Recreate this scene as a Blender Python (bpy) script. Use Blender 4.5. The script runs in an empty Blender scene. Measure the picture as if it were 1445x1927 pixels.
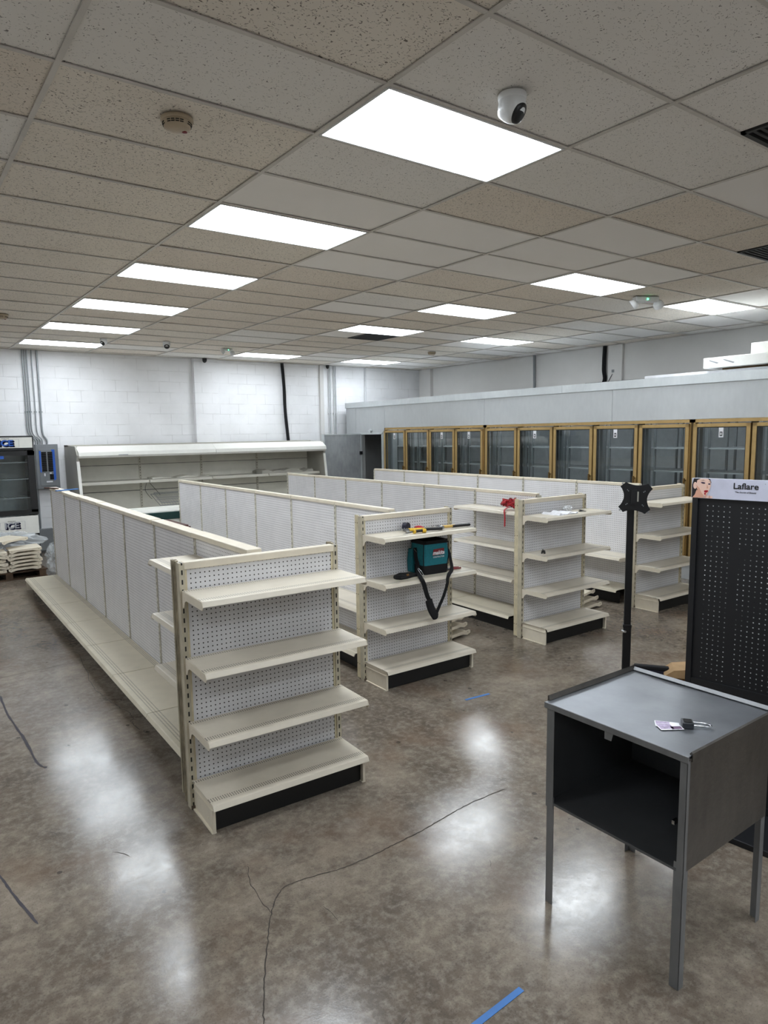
import bpy, math, random
from mathutils import Vector, Matrix
random.seed(7)
PI = math.pi
sc = bpy.context.scene
C = sc.collection

# ------------------------------------------------------------------ camera, light, exposure
HC = 3.506                                   # ceiling height
cam_d = bpy.data.cameras.new('camera'); cam = bpy.data.objects.new('camera', cam_d); C.objects.link(cam)
sc.camera = cam
cam_d.sensor_fit = 'VERTICAL'; cam_d.sensor_height = 36.0; cam_d.lens = 1284.9*36/1927
cam_d.shift_x = 21.27/1927; cam_d.shift_y = 11.5/1927
cam_d.clip_start = .05; cam_d.clip_end = 100
_yaw, _pitch, _roll = 0.6240923, 0.1226002, -0.0159228
_cy, _sy, _cp, _sp = math.cos(_yaw), math.sin(_yaw), math.cos(_pitch), math.sin(_pitch)
_f = Vector((_sy*_cp, _cy*_cp, -_sp)); _r = Vector((_cy, -_sy, 0)); _u = _r.cross(_f)
_r2 = math.cos(_roll)*_r + math.sin(_roll)*_u; _u2 = -math.sin(_roll)*_r + math.cos(_roll)*_u
cam.matrix_world = Matrix(((_r2.x, _u2.x, -_f.x, 0), (_r2.y, _u2.y, -_f.y, 0), (_r2.z, _u2.z, -_f.z, 1.99), (0, 0, 0, 1)))

LIGHT = 9.0                                  # radiance of the ceiling panels
w = bpy.data.worlds.new('world'); sc.world = w; w.use_nodes = True
w.node_tree.nodes['Background'].inputs[0].default_value = (.05, .055, .06, 1)
w.node_tree.nodes['Background'].inputs[1].default_value = .3
sc.view_settings.view_transform = 'Standard'; sc.view_settings.look = 'None'
sc.view_settings.gamma = 1; sc.view_settings.use_curve_mapping = False
sc.view_settings.exposure = 0.92

# ------------------------------------------------------------------ materials
def srgb(h):
    r = [int(h[i:i+2], 16)/255 for i in (0, 2, 4)]
    return tuple(c/12.92 if c <= .04045 else ((c+.055)/1.055)**2.4 for c in r) + (1,)
class NT:
    def __init__(s, name):
        s.m = bpy.data.materials.new(name); s.m.use_nodes = True; s.t = s.m.node_tree
        s.b = s.t.nodes['Principled BSDF']; s.out = s.t.nodes['Material Output']
    def n(s, typ, **kw):
        nd = s.t.nodes.new(typ)
        for k, v in kw.items():
            if k.startswith('i_'):
                k = k[2:]; k = int(k) if k.isdigit() else k.replace('_', ' ')
                if isinstance(v, bpy.types.NodeSocket): s.t.links.new(v, nd.inputs[k])
                else: nd.inputs[k].default_value = v
            else: setattr(nd, k, v)
        return nd
    def l(s, a, b): s.t.links.new(a, b)
    def math(s, op, a, b=None, c=None):
        nd = s.t.nodes.new('ShaderNodeMath'); nd.operation = op
        for i, v in enumerate((a, b, c)):
            if v is None: continue
            if isinstance(v, (int, float)): nd.inputs[i].default_value = v
            else: s.l(v, nd.inputs[i])
        return nd.outputs[0]
    def mix(s, f, a, b):
        nd = s.t.nodes.new('ShaderNodeMix'); nd.data_type = 'RGBA'
        for k, v in ((0, f), (6, a), (7, b)):
            if isinstance(v, (int, float, tuple)): nd.inputs[k].default_value = v
            else: s.l(v, nd.inputs[k])
        return nd.outputs[2]
    def ramp(s, f, lo, hi, a=0.0, b=1.0):
        nd = s.t.nodes.new('ShaderNodeMapRange'); s.l(f, nd.inputs[0])
        nd.inputs[1].default_value = lo; nd.inputs[2].default_value = hi
        nd.inputs[3].default_value = a; nd.inputs[4].default_value = b
        return nd.outputs[0]
    def obj(s):
        return s.n('ShaderNodeTexCoord').outputs['Object']
    def noise(s, co, scale, detail=4, rough=.55):
        nd = s.n('ShaderNodeTexNoise', i_Scale=scale, i_Detail=detail, i_Roughness=rough); s.l(co, nd.inputs['Vector']); return nd.outputs['Fac']
    def bump(s, h, strength=.3, dist=.01):
        nd = s.n('ShaderNodeBump', i_Strength=strength, i_Distance=dist); s.l(h, nd.inputs['Height']); s.l(nd.outputs[0], s.b.inputs['Normal'])
    def set(s, **kw):
        for k, v in kw.items():
            k = {'col': 'Base Color', 'rough': 'Roughness', 'metal': 'Metallic', 'spec': 'Specular IOR Level', 'emit': 'Emission Color', 'es': 'Emission Strength', 'trans': 'Transmission Weight', 'alpha': 'Alpha', 'coat': 'Coat Weight'}[k]
            if isinstance(v, bpy.types.NodeSocket): s.l(v, s.b.inputs[k])
            else: s.b.inputs[k].default_value = v
        return s

M = {}
def plain(name, hexcol, rough=.5, metal=0, var=.08, scale=9, **kw):
    t = NT(name); c = srgb(hexcol); n = t.noise(t.obj(), scale, 5, .6)
    dark = tuple(v*(1-var*2) for v in c[:3]) + (1,)
    t.set(col=t.mix(t.ramp(n, .3, .65), dark, c), rough=rough, metal=metal, **kw); M[name] = t.m; return t

plain('cream', 'dcd2bf', .42, var=.05)
plain('cream_old', 'd0c4a4', .5, var=.12, scale=14)
plain('cream_worn', 'a69b84', .5, var=.28, scale=8)
plain('rusty_steel', '6d5f52', .6, .3, var=.3, scale=40)
plain('slot_black', '0b0a09', .9)
plain('kick_black', '060606', .5)
plain('black_plastic', '101013', .4)
plain('black_fabric', '0c0c0f', .95)
plain('black_board', '0f1014', .5, var=.05)
plain('white_plastic', 'dfe1e2', .35, var=.03)
plain('ivory_plastic', 'b5a48c', .45, var=.08)
plain('white_enamel', 'e3e2dc', .3, var=.03)
plain('case_white', 'd6d3c8', .4, var=.06, scale=3)
plain('case_grey', 'a9a69c', .5, var=.06, scale=3)
plain('gasket', '2a2b2b', .6)
plain('gold', 'bb9d68', .4, .5, var=.08)
plain('gold_dark', '6e5630', .45, .6)
plain('grey_paint', '7c7f82', .45, var=.05)
plain('blue_tape', '3d73b4', .6)
plain('label_blue', '2b62c4', .4)
plain('navy', '1a2263', .4)
plain('letter_grey', 'a9acb4', .5)
plain('silver', 'a9adb3', .3, .8)
plain('conduit', '9fa3a6', .4, .6)
plain('white_paint', 'c9cacc', .6)
plain('teal', '17717c', .85, var=.12, scale=60)
plain('red', 'b3202c', .5)
plain('red_dark', '7c1b20', .45)
plain('yellow', 'e0b526', .4)
plain('wood_yellow', 'c9a659', .4)
plain('chrome', 'b9bcc0', .15, 1, var=.1)
plain('dark_steel', '55575b', .35, .9, var=.2)
plain('paper', 'eeeef2', .8)
plain('card', 'b9a9c6', .5, var=.3, scale=60)
plain('cardboard', 'a98a64', .85, var=.1)
plain('navy_cover', '16182c', .5)
plain('pallet_wood', '54402f', .85, var=.3)
plain('green_bumper', '0b3532', .3)
plain('maroon', '4a1c18', .35)
plain('skin', 'd9a48c', .5, var=.04)
plain('skin_light', 'eac5b4', .5, var=.02)
plain('lip', 'b01228', .4)
plain('hair', '1b1418', .5)
plain('eyeshadow', '5d4460', .5)
plain('header_print', 'cfd0e2', .35, var=.09, scale=6)
plain('ink', '15151a', .5)
plain('orange', 'c98a3a', .5)
plain('crack_dark', '3a342f', .9)
plain('scuff', '39353c', .7)
plain('brown_rubber', '4e2b1e', .8)

def emit(name, col, s):
    t = NT(name); t.set(col=(.8, .8, .8, 1), emit=col, es=s); M[name] = t.m
emit('panel_light', (.87, .94, 1, 1), LIGHT)
emit('green_led', (.05, 1, .35, 1), 4)

# perforated shelf steel: two bands of small punched slots near the front and the back edge
def shelf_mat(name, hexcol, dep, rows):
    t = NT(name); co = t.obj(); sx = t.n('ShaderNodeSeparateXYZ'); t.l(co, sx.inputs[0])
    n = t.noise(co, 7, 5, .6); c = srgb(hexcol)
    base = t.mix(t.ramp(n, .3, .7), tuple(v*.9 for v in c[:3])+(1,), c)
    X = t.math('FRACT', t.math('DIVIDE', sx.outputs[0], .0127))
    inx = t.math('MULTIPLY', t.math('GREATER_THAN', X, .25), t.math('LESS_THAN', X, .62))
    mask = None
    for r in rows:
        d = t.math('ABSOLUTE', t.math('ADD', sx.outputs[1], r))
        b = t.math('LESS_THAN', d, .0042)
        mask = b if mask is None else t.math('MAXIMUM', mask, b)
    up = t.math('GREATER_THAN', sx.outputs[2], -.003)
    mask = t.math('MULTIPLY', t.math('MULTIPLY', mask, inx), up)
    t.set(col=t.mix(mask, base, srgb('3a342b')), rough=.4); M[name] = t.m
shelf_mat('shelf_steel', 'd3cab9', .3, (.015, .027, .238, .251, .264))
shelf_mat('deck_steel', 'd9d0bb', .4, (.015, .03, .045, .30, .32, .34))

# pegboard: small dark holes on a one inch grid of the panel's own plane (x = width, z = height)
def peg_mat(name, hexcol, hole, pitch=.0254, r=.0034, rough=.5, axis=0, metal=0, vary=None):
    t = NT(name); co = t.obj(); sx = t.n('ShaderNodeSeparateXYZ'); t.l(co, sx.inputs[0])
    def cell(s): return t.math('SUBTRACT', t.math('FRACT', t.math('DIVIDE', s, pitch)), .5)
    a, b = cell(sx.outputs[axis]), cell(sx.outputs[2])
    d = t.math('SQRT', t.math('ADD', t.math('MULTIPLY', a, a), t.math('MULTIPLY', b, b)))
    m = t.math('LESS_THAN', d, r/pitch)
    n = t.noise(co, 5, 6, .65); c = srgb(hexcol)
    n2 = t.noise(co, 45, 3, .6)
    base = t.mix(t.ramp(n, .25, .7), tuple(v*.86 for v in c[:3])+(1,), c)
    base = t.mix(t.ramp(n2, .72, .8), base, srgb('8d8579'))
    t.set(col=t.mix(m, base, srgb(hole)), rough=rough, metal=metal); M[name] = t.m
peg_mat('pegboard', 'd8d7d9', '17130f', r=.0038)
peg_mat('pegboard_side', 'dfddde', '2a241e', r=.0038, axis=1)

# slotted upright: column of tall slots
def slot_mat(name, hexcol):
    t = NT(name); co = t.obj(); sx = t.n('ShaderNodeSeparateXYZ'); t.l(co, sx.inputs[0])
    f = t.math('FRACT', t.math('DIVIDE', sx.outputs[2], .0508))
    iz = t.math('MULTIPLY', t.math('GREATER_THAN', f, .25), t.math('LESS_THAN', f, .75))
    ix = t.math('LESS_THAN', t.math('ABSOLUTE', sx.outputs[0]), .0042)
    n = t.noise(co, 12, 5); c = srgb(hexcol)
    base = t.mix(t.ramp(n, .35, .7), tuple(v*.75 for v in c[:3])+(1,), c)
    t.set(col=t.mix(t.math('MULTIPLY', iz, ix), base, srgb('0c0a08')), rough=.45); M[name] = t.m
slot_mat('slotted', 'c2b9a3')
slot_mat('slotted_white', 'cfcabb')

# ceiling tiles
def tile_mat(name, hexcol, dens, dark, stain=.0):
    t = NT(name); co = t.obj()
    nz = t.n('ShaderNodeTexNoise', i_Scale=38.0, i_Detail=1.0); t.l(co, nz.inputs['Vector'])
    vm = t.n('ShaderNodeVectorMath', operation='MULTIPLY_ADD'); t.l(nz.outputs['Color'], vm.inputs[0]); vm.inputs[1].default_value = (.045, .045, 0); t.l(co, vm.inputs[2])
    mp = t.n('ShaderNodeMapping'); mp.inputs['Scale'].default_value = (.42, 1, 1); mp.inputs['Rotation'].default_value = (0, 0, .5); t.l(vm.outputs[0], mp.inputs[0])
    v = t.n('ShaderNodeTexVoronoi', i_Scale=135.0); t.l(mp.outputs[0], v.inputs['Vector'])
    spk = t.math('LESS_THAN', v.outputs['Distance'], dens)
    keep = t.math('GREATER_THAN', t.noise(co, 50, 2), .36)
    spk = t.math('MULTIPLY', spk, keep)
    n = t.noise(co, 1.1, 5, .6); c = srgb(hexcol)
    base = t.mix(t.ramp(n, .35, .7), tuple(x*y for x, y in zip(c[:3], (1-stain, 1-stain*1.15, 1-stain*1.5)))+(1,), c)
    t.set(col=t.mix(spk, base, srgb(dark)), rough=.9, spec=.1)
    t.bump(t.math('SUBTRACT', 1.0, spk), .25, .003); M[name] = t.m
tile_mat('tile_old', 'e8e1d7', .25, '7a736b', .05)
tile_mat('tile_new', 'e9e6e2', .2, '85827e', .04)
tile_mat('tile_smooth', 'eeebe8', .05, 'b5b3b0', .02)
tile_mat('tile_tan', 'e3dacf', .25, '80776d', .05)
plain('tee', 'cfcac3', .5, var=.1, scale=3)
plain('tee_tan', 'b5a898', .5)
plain('plenum', '3a3836', .9)

# painted block wall
t = NT('block_wall'); co = t.obj()
mp = t.n('ShaderNodeMapping'); mp.inputs['Rotation'].default_value = (PI/2, 0, 0); t.l(co, mp.inputs[0])
br = t.n('ShaderNodeTexBrick', i_Scale=1.0, i_Mortar_Size=.0045, i_Mortar_Smooth=.35, i_Brick_Width=.406, i_Row_Height=.203, offset=.5)
t.l(mp.outputs[0], br.inputs['Vector'])
n = t.noise(co, 1.6, 5); n2 = t.noise(co, 3.0, 3)
vis = t.ramp(n2, .42, .62)                      # joints filled with paint in places
c0 = t.mix(t.ramp(n, .3, .7), srgb('dededf'), srgb('ececee'))
col = t.mix(t.math('MULTIPLY', t.math('MULTIPLY', br.outputs['Fac'], vis), .38), c0, srgb('8b8784'))
t.set(col=col, rough=.55); t.bump(t.math('SUBTRACT', 1.0, br.outputs['Fac']), .5, .004); M['block_wall'] = t.m
plain('plaster', 'd3d1ce', .7, var=.03, scale=2)

# galvanised steel
def galv(name, a, b, rough, metal=.75, sc_=18, bs=.12):
    t = NT(name); co = t.obj()
    mp = t.n('ShaderNodeMapping'); mp.inputs['Scale'].default_value = (1, 1, .35); t.l(co, mp.inputs[0])
    n = t.noise(co, 2.2, 5)
    f = t.math('ADD', t.math('MULTIPLY', t.noise(mp.outputs[0], float(sc_), 4), .4), t.math('MULTIPLY', n, .6))
    t.set(col=t.mix(t.ramp(f, .25, .75), srgb(a), srgb(b)), rough=t.ramp(n, .3, .7, rough-.06, rough+.08), metal=metal)
    t.bump(t.noise(co, 30, 3), bs, .004); M[name] = t.m
galv('galvanised', 'b9bcbe', 'c9cccd', .45, .35, 18, .06)
galv('galvanised_edge', 'c5cacc', 'dde1e2', .34, .5, 18, .05)
galv('galvanised_door', '83878a', 'b2b6b9', .5, .25)
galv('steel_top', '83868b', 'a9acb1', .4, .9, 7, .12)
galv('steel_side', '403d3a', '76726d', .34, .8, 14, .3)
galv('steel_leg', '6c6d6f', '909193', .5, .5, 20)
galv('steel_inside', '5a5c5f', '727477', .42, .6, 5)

# glass: clear pane with real reflection, faintly tinted
t = NT('glass_pane'); t.t.nodes.remove(t.b)
tr = t.n('ShaderNodeBsdfTransparent'); tr.inputs[0].default_value = (.84, .88, .88, 1)
gl = t.n('ShaderNodeBsdfGlossy'); gl.inputs['Roughness'].default_value = .02; gl.inputs[0].default_value = (.95, .97, .97, 1)
fr = t.n('ShaderNodeFresnel'); fr.inputs[0].default_value = 1.5
mx = t.n('ShaderNodeMixShader'); geo = t.n('ShaderNodeNewGeometry'); t.l(t.math('MULTIPLY', t.math('MULTIPLY', fr.outputs[0], 1.5), t.math('SUBTRACT', 1.0, geo.outputs['Backfacing'])), mx.inputs[0]); t.l(tr.outputs[0], mx.inputs[1]); t.l(gl.outputs[0], mx.inputs[2]); t.l(mx.outputs[0], t.out.inputs[0])
M['glass_pane'] = t.m
t = NT('clear_plastic'); t.t.nodes.remove(t.b)
tr = t.n('ShaderNodeBsdfTransparent'); gl = t.n('ShaderNodeBsdfPrincipled'); gl.inputs['Base Color'].default_value = (.75, .78, .8, 1); gl.inputs['Roughness'].default_value = .12
mx = t.n('ShaderNodeMixShader'); mx.inputs[0].default_value = .33; t.l(tr.outputs[0], mx.inputs[1]); t.l(gl.outputs[0], mx.inputs[2]); t.l(mx.outputs[0], t.out.inputs[0])
M['clear_plastic'] = t.m

# polished concrete
t = NT('concrete'); co = t.obj()
n1 = t.noise(co, .9, 6, .62); n2 = t.noise(co, 4.5, 6, .7); n3 = t.noise(co, 22, 5, .7); n4 = t.noise(co, 130, 3, .6)
a = t.mix(t.ramp(n1, .36, .64), srgb('60564c'), srgb('8e8376'))
a = t.mix(t.math('MULTIPLY', t.ramp(n2, .42, .66), .65), a, srgb('49413a'))
a = t.mix(t.math('MULTIPLY', t.ramp(n3, .45, .7), .45), a, srgb('a59b8d'))
a = t.mix(t.math('MULTIPLY', t.ramp(n4, .54, .7), .42), a, srgb('3a342e'))
ox = t.noise(co, 1.7, 3, .5)
a = t.mix(t.math('MULTIPLY', t.ramp(ox, .55, .7), .4), a, srgb('6e5644'))
sp = t.n('ShaderNodeTexVoronoi', i_Scale=5.0); t.l(co, sp.inputs['Vector'])
spot = t.math('MULTIPLY', t.math('LESS_THAN', sp.outputs['Distance'], .075), t.math('GREATER_THAN', n2, .5))
a = t.mix(t.math('MULTIPLY', spot, .7), a, srgb('2c2724'))
t.set(col=a, rough=t.math('ADD', t.ramp(n2, .3, .7, .105, .18), t.ramp(n3, .35, .7, 0, .06)), spec=.62)
t.bump(t.math('ADD', t.math('MULTIPLY', n3, .6), t.math('MULTIPLY', n4, .25)), .12, .004); M['concrete'] = t.m

# ------------------------------------------------------------------ mesh helpers
class MB:
    def __init__(s): s.v = []; s.f = []; s.mi = []; s.sm = []; s.mats = []
    def _m(s, m):
        if m not in s.mats: s.mats.append(m)
        return s.mats.index(m)
    def add(s, vs, fs, m=None, smooth=False):
        k = len(s.v); s.v += [tuple(v) for v in vs]
        i = s._m(m) if m else 0
        for f in fs: s.f.append([k+q for q in f]); s.mi.append(i); s.sm.append(smooth)
        return s
    def box(s, x0, x1, y0, y1, z0, z1, m=None, mat=None):
        vs = [Vector((x, y, z)) for z in (z0, z1) for y in (y0, y1) for x in (x0, x1)]
        if mat: vs = [mat @ v for v in vs]
        return s.add(vs, [(0, 2, 3, 1), (4, 5, 7, 6), (0, 1, 5, 4), (2, 6, 7, 3), (0, 4, 6, 2), (1, 3, 7, 5)], m)
    def prism(s, prof, axis, a0, a1, m=None, mat=None):
        # prof: 2-D points; axis x -> (a, p, q); y -> (p, a, q); z -> (p, q, a)
        def P(a, p, q): return Vector({'x': (a, p, q), 'y': (p, a, q), 'z': (p, q, a)}[axis])
        n = len(prof); vs = [P(a0, *p) for p in prof] + [P(a1, *p) for p in prof]
        if mat: vs = [mat @ v for v in vs]
        fs = [list(range(n))[::-1], list(range(n, 2*n))] + [(i, (i+1) % n, n+(i+1) % n, n+i) for i in range(n)]
        return s.add(vs, fs, m)
    def cyl(s, p0, p1, r0, r1=None, n=16, m=None, caps=True):
        r1 = r0 if r1 is None else r1; p0 = Vector(p0); p1 = Vector(p1); d = (p1-p0).normalized()
        u = d.orthogonal().normalized(); w_ = d.cross(u)
        vs = [p0+(u*math.cos(2*PI*i/n)+w_*math.sin(2*PI*i/n))*r0 for i in range(n)] + [p1+(u*math.cos(2*PI*i/n)+w_*math.sin(2*PI*i/n))*r1 for i in range(n)]
        s.add(vs, [(i, (i+1) % n, n+(i+1) % n, n+i) for i in range(n)], m, True)
        if caps: s.add(vs, [list(range(n))[::-1], list(range(n, 2*n))], m)
        return s
    def lathe(s, prof, c=(0, 0, 0), n=28, m=None, mat=None):
        c = Vector(c); vs = []
        for r, z in prof:
            for i in range(n):
                v = Vector((r*math.cos(2*PI*i/n), r*math.sin(2*PI*i/n), z))
                vs.append((mat @ v if mat else v) + c)
        fs = [(k*n+i, k*n+(i+1) % n, (k+1)*n+(i+1) % n, (k+1)*n+i) for k in range(len(prof)-1) for i in range(n)]
        return s.add(vs, fs, m, True)
    def tube(s, pts, r, n=8, m=None, flat=None):
        # sweep a round (or flat: (half width, half thickness, width direction)) section along points
        P = [Vector(p) for p in pts]; vs = []
        up = Vector((.13, .31, .94))
        for i, p in enumerate(P):
            d = (P[min(i+1, len(P)-1)]-P[max(i-1, 0)]).normalized()
            if flat: a = (Vector(flat[2])-d*d.dot(Vector(flat[2]))).normalized()
            else: a = (up-d*d.dot(up)).normalized()
            b = d.cross(a); ra, rb = (flat[0], flat[1]) if flat else (r, r)
            if callable(ra): ra = ra(i/(len(P)-1))
            for k in range(n):
                an = 2*PI*(k+.5)/n; vs.append(p+a*math.cos(an)*ra+b*math.sin(an)*rb)
        fs = [(i*n+k, i*n+(k+1) % n, (i+1)*n+(k+1) % n, (i+1)*n+k) for i in range(len(P)-1) for k in range(n)]
        s.add(vs, fs, m, True)
        s.add(vs[:n]+vs[-n:], [list(range(n))[::-1], list(range(n, 2*n))], m)
        return s
    def build(s, name, mat=None, parent=None, loc=(0, 0, 0), rz=0, bevel=0):
        me = bpy.data.meshes.new(name); me.from_pydata(s.v, [], s.f)
        ms = s.mats if s.mats else [mat]
        for m in ms: me.materials.append(M[m])
        for p, i, sm in zip(me.polygons, s.mi, s.sm): p.material_index = i; p.use_smooth = sm
        me.update(); o = bpy.data.objects.new(name, me); C.objects.link(o)
        o.location = loc; o.rotation_euler = (0, 0, rz)
        if parent: o.parent = parent
        if bevel:
            b = o.modifiers.new('bevel', 'BEVEL'); b.width = bevel; b.segments = 2; b.limit_method = 'ANGLE'; b.angle_limit = .6
        return o
def tag(o, label, cat, group=None):
    o['label'] = label; o['category'] = cat
    if group: o['group'] = group
    return o
def thing(name, label, cat, loc=(0, 0, 0), rz=0, group=None):
    o = bpy.data.objects.new(name, None); C.objects.link(o); o.location = loc; o.rotation_euler = (0, 0, rz); o.empty_display_size = .1
    return tag(o, label, cat, group)
def struct(o): o['kind'] = 'structure'; return o
def kids(o): return [c for c in bpy.data.objects if c.parent == o]
def copy_tree(o, parent=None):
    c = o.copy(); C.objects.link(c); c.parent = parent
    for ch in kids(o): copy_tree(ch, c)
    return c
def text(name, body, size, mat, parent, loc, rot, ext=.0008, align='CENTER', sx=1.0, shear=0.0, offset=0.0):
    cu = bpy.data.curves.new(name, 'FONT'); cu.body = body; cu.size = size; cu.extrude = ext; cu.align_x = align; cu.shear = shear; cu.offset = offset
    o = bpy.data.objects.new(name+'_curve', cu); C.objects.link(o)
    bpy.context.view_layer.update()
    me = bpy.data.meshes.new_from_object(o.evaluated_get(bpy.context.evaluated_depsgraph_get()))
    bpy.data.objects.remove(o); bpy.data.curves.remove(cu)
    me.materials.clear(); me.materials.append(M[mat])
    t_ = bpy.data.objects.new(name, me); C.objects.link(t_); t_.location = loc; t_.rotation_euler = rot; t_.scale = (sx, 1, 1)
    if parent: t_.parent = parent
    return t_
def bez(p, n=12):
    # Catmull-Rom through points
    P = [Vector(q) for q in p]; out = []
    for i in range(len(P)-1):
        a, b, c, d = P[max(i-1, 0)], P[i], P[i+1], P[min(i+2, len(P)-1)]
        for k in range(n):
            t_ = k/n; out.append(.5*((2*b)+(c-a)*t_+(2*a-5*b+4*c-d)*t_*t_+(3*b-a-3*c+d)*t_**3))
    return out+[P[-1]]

# ------------------------------------------------------------------ room shell
XL, XR, YF, YB = -2.93, 10.9, -4.2, 13.1
TX, TY, OX, OY = 1.2192, .6096, 1.946, 2.537
struct(MB().box(XL-.15, XR+.15, YF-.15, YB+.15, -.12, 0).build('floor', 'concrete'))
floor = bpy.data.objects['floor']
struct(MB().box(XL-.15, XR+.15, YB, YB+.2, 0, HC+.15).build('wall_back', 'block_wall'))
struct(MB().box(XR, XR+.2, YF-.15, YB, 0, HC+.15).build('wall_right', 'plaster'))
struct(MB().box(XL-.2, XL, YF-.15, YB, 0, HC+.15).build('wall_left', 'plaster'))
struct(MB().box(XL, XR, YF-.2, YF, 0, HC+.15).build('wall_front', 'plaster'))
# flat pilaster on the back wall, narrow corner pier on the right
struct(MB().box(5.13, 5.62, YB-.1, YB, 0, HC).build('trim_1', 'block_wall'))
struct(MB().box(XR-.09, XR, 12.58, 12.9, 0, HC).build('trim_2', 'plaster'))
struct(MB().box(XR-.05, XR, 7.42, 7.7, 0, HC).build('trim_3', 'plaster'))

LIGHTS = [(0, j) for j in (-9, -6, -3, 0, 3, 6, 9, 12, 15)] + [(3, j) for j in (-9, -6, 3, 6, 9, 15)] + [(5, j) for j in (-9, -3, 3, 9, 15)] + [(-3, j) for j in (-6, 0, 6, 12)]  # panels out of view are added to help light the room
WHITE = {(0, -1): 1, (1, -1): 1, (1, -2): 1, (2, -1): 2, (1, 0): 1, (0, 1): 1, (0, 2): 2, (0, -2): 1, (1, 2): 2, (1, 3): 2, (2, 1): 2, (2, 2): 2, (2, 3): 2, (3, 2): 2, (1, 4): 2, (0, 4): 0, (2, 5): 0,
         (2, 7): 2, (3, 10): 2, (4, 1): 3, (1, 1): 3, (2, 0): 3, (3, 0): 3, (2, -2): 3, (3, 1): 3, (4, 2): 3, (1, 5): 3, (0, 5): 3, (0, 7): 3, (-1, 0): 1, (-2, 0): 1, (-2, 2): 1, (6, 3): 2, (6, 4): 2, (6, 6): 2, (5, 6): 1, (6, 8): 1}
VENTS = [(3, 10, 1), (1, -2, 1), (3, 0, 1)]
names = ['tile_old', 'tile_new', 'tile_smooth', 'tile_tan']
cb = MB(); rnd = random.Random(3)
for i in range(-4, 8):
    for j in range(-12, 18):
        if (i, j) in LIGHTS: continue
        x0, x1 = max(XL, OX+TX*i), min(XR, OX+TX*(i+1)); y0, y1 = max(YF, OY+TY*j), min(YB, OY+TY*(j+1))
        if x1-x0 < .03 or y1-y0 < .03: continue
        k = WHITE.get((i, j))
        if k is None:
            r = rnd.random()
            if i <= 0: k = 0 if r < .75 else 3
            elif i <= 3: k = 3 if r < .6 else (0 if r < .8 else 1)
            else: k = 3 if r < .25 else (0 if r < .45 else (1 if r < .7 else 2))
        dz = [rnd.uniform(0, .006) if rnd.random() < .25 else 0 for _ in range(4)]
        z0 = HC+.008
        vs = [(x0, y0, z0+dz[0]), (x1, y0, z0+dz[1]), (x1, y1, z0+dz[2]), (x0, y1, z0+dz[3])]
        if any(v == (i, j, 1) for v in VENTS): vs[1] = (x0+.6, y0, z0); vs[2] = (x0+.6, y1, z0)
        vs += [(a, b, c+.016) for a, b, c in vs]
        cb.add(vs, [(3, 2, 1, 0), (4, 5, 6, 7), (0, 1, 5, 4), (1, 2, 6, 5), (2, 3, 7, 6), (3, 0, 4, 7)], names[k])
ceil = struct(cb.build('ceiling', 'tile_old'))
struct(MB().box(XL-.1, XR+.1, YF-.1, YB+.1, HC+.12, HC+.2).build('ceiling_deck', 'plenum', ceil))
gb = MB()
for i in range(-3, 8):
    x = OX+TX*i
    if XL < x < XR:
        gb.box(x-.012, x+.012, YF, YB, HC-.001, HC+.004, 'tee'); gb.box(x-.002, x+.002, YF, YB, HC+.004, HC+.04, 'tee')
for j in range(-11, 18):
    y = OY+TY*j
    if YF < y < YB: gb.box(XL, XR, y-.011, y+.011, HC, HC+.0045, 'tee')
gb.box(XL, XR, YB-.02, YB, HC, HC+.004, 'tee'); gb.box(XR-.02, XR, YF, YB, HC, HC+.004, 'tee')
gb.box(XL, XR, YF, YF+.02, HC, HC+.004, 'tee'); gb.box(XL, XL+.02, YF, YB, HC, HC+.004, 'tee')
struct(gb.build('ceiling_grid', 'tee', ceil))

# ceiling vents (dark return grilles)
VL = {(3, 10, 1): 'dark square ceiling vent directly behind a lit panel, far over the aisles',
      (1, -2, 1): 'dark ceiling vent cut by the right picture edge, nearest of the vents',
      (3, 0, 1): 'dark ceiling vent at the right picture edge above the walk-in cooler, second nearest'}
for i, j, _ in VENTS:
    x0 = OX+TX*i+.61; y0 = OY+TY*j
    v = thing('ceiling_vent', VL[(i, j, 1)], 'vent', (x0, y0, HC), 0, 'dark ceiling vents')
    MB().box(0, .6, .01, .6, .02, .035).build('backing', 'slot_black', v)
    f = MB(); f.box(.0, .6, .01, .035, -.002, .02); f.box(0, .6, .575, .6, -.002, .02); f.box(.0, .025, .01, .6, -.002, .02); f.box(.575, .6, .01, .6, -.002, .02)
    f.build('frame', 'gasket', v)
    s_ = MB()
    for k in range(14): s_.box(.025, .575, .045+k*.038, .062+k*.038, .002, .01)
    s_.build('grille', 'gasket', v)

# ceiling light panels
LL = {(0, 0): 'largest and nearest lit ceiling panel, beside the dome camera',
      (0, 3): 'lit ceiling panel second from the viewer in the long left row',
      (0, 6): 'lit ceiling panel third from the viewer in the long left row',
      (0, 9): 'lit ceiling panel fourth from the viewer in the long left row',
      (0, 12): 'lit ceiling panel fifth from the viewer in the long left row',
      (0, 15): 'lit ceiling panel at the far end of the left row, by the back wall',
      (0, -3): 'lit ceiling panel just clipping the top right picture corner',
      (3, 3): 'lit ceiling panel left of the twin-head emergency light, nearest of the middle row',
      (3, 6): 'lit ceiling panel second from the viewer in the middle row',
      (3, 9): 'lit ceiling panel with the dark vent right behind it, middle row',
      (3, 15): 'farthest lit ceiling panel of the middle row, beside the small emergency light',
      (5, 3): 'lit ceiling panel right of the twin-head emergency light, nearest the cooler',
      (5, 9): 'lit ceiling panel in the middle of the right row over the cooler aisle',
      (5, 15): 'farthest lit ceiling panel of the right row, near the back corner'}
proto = None
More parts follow.
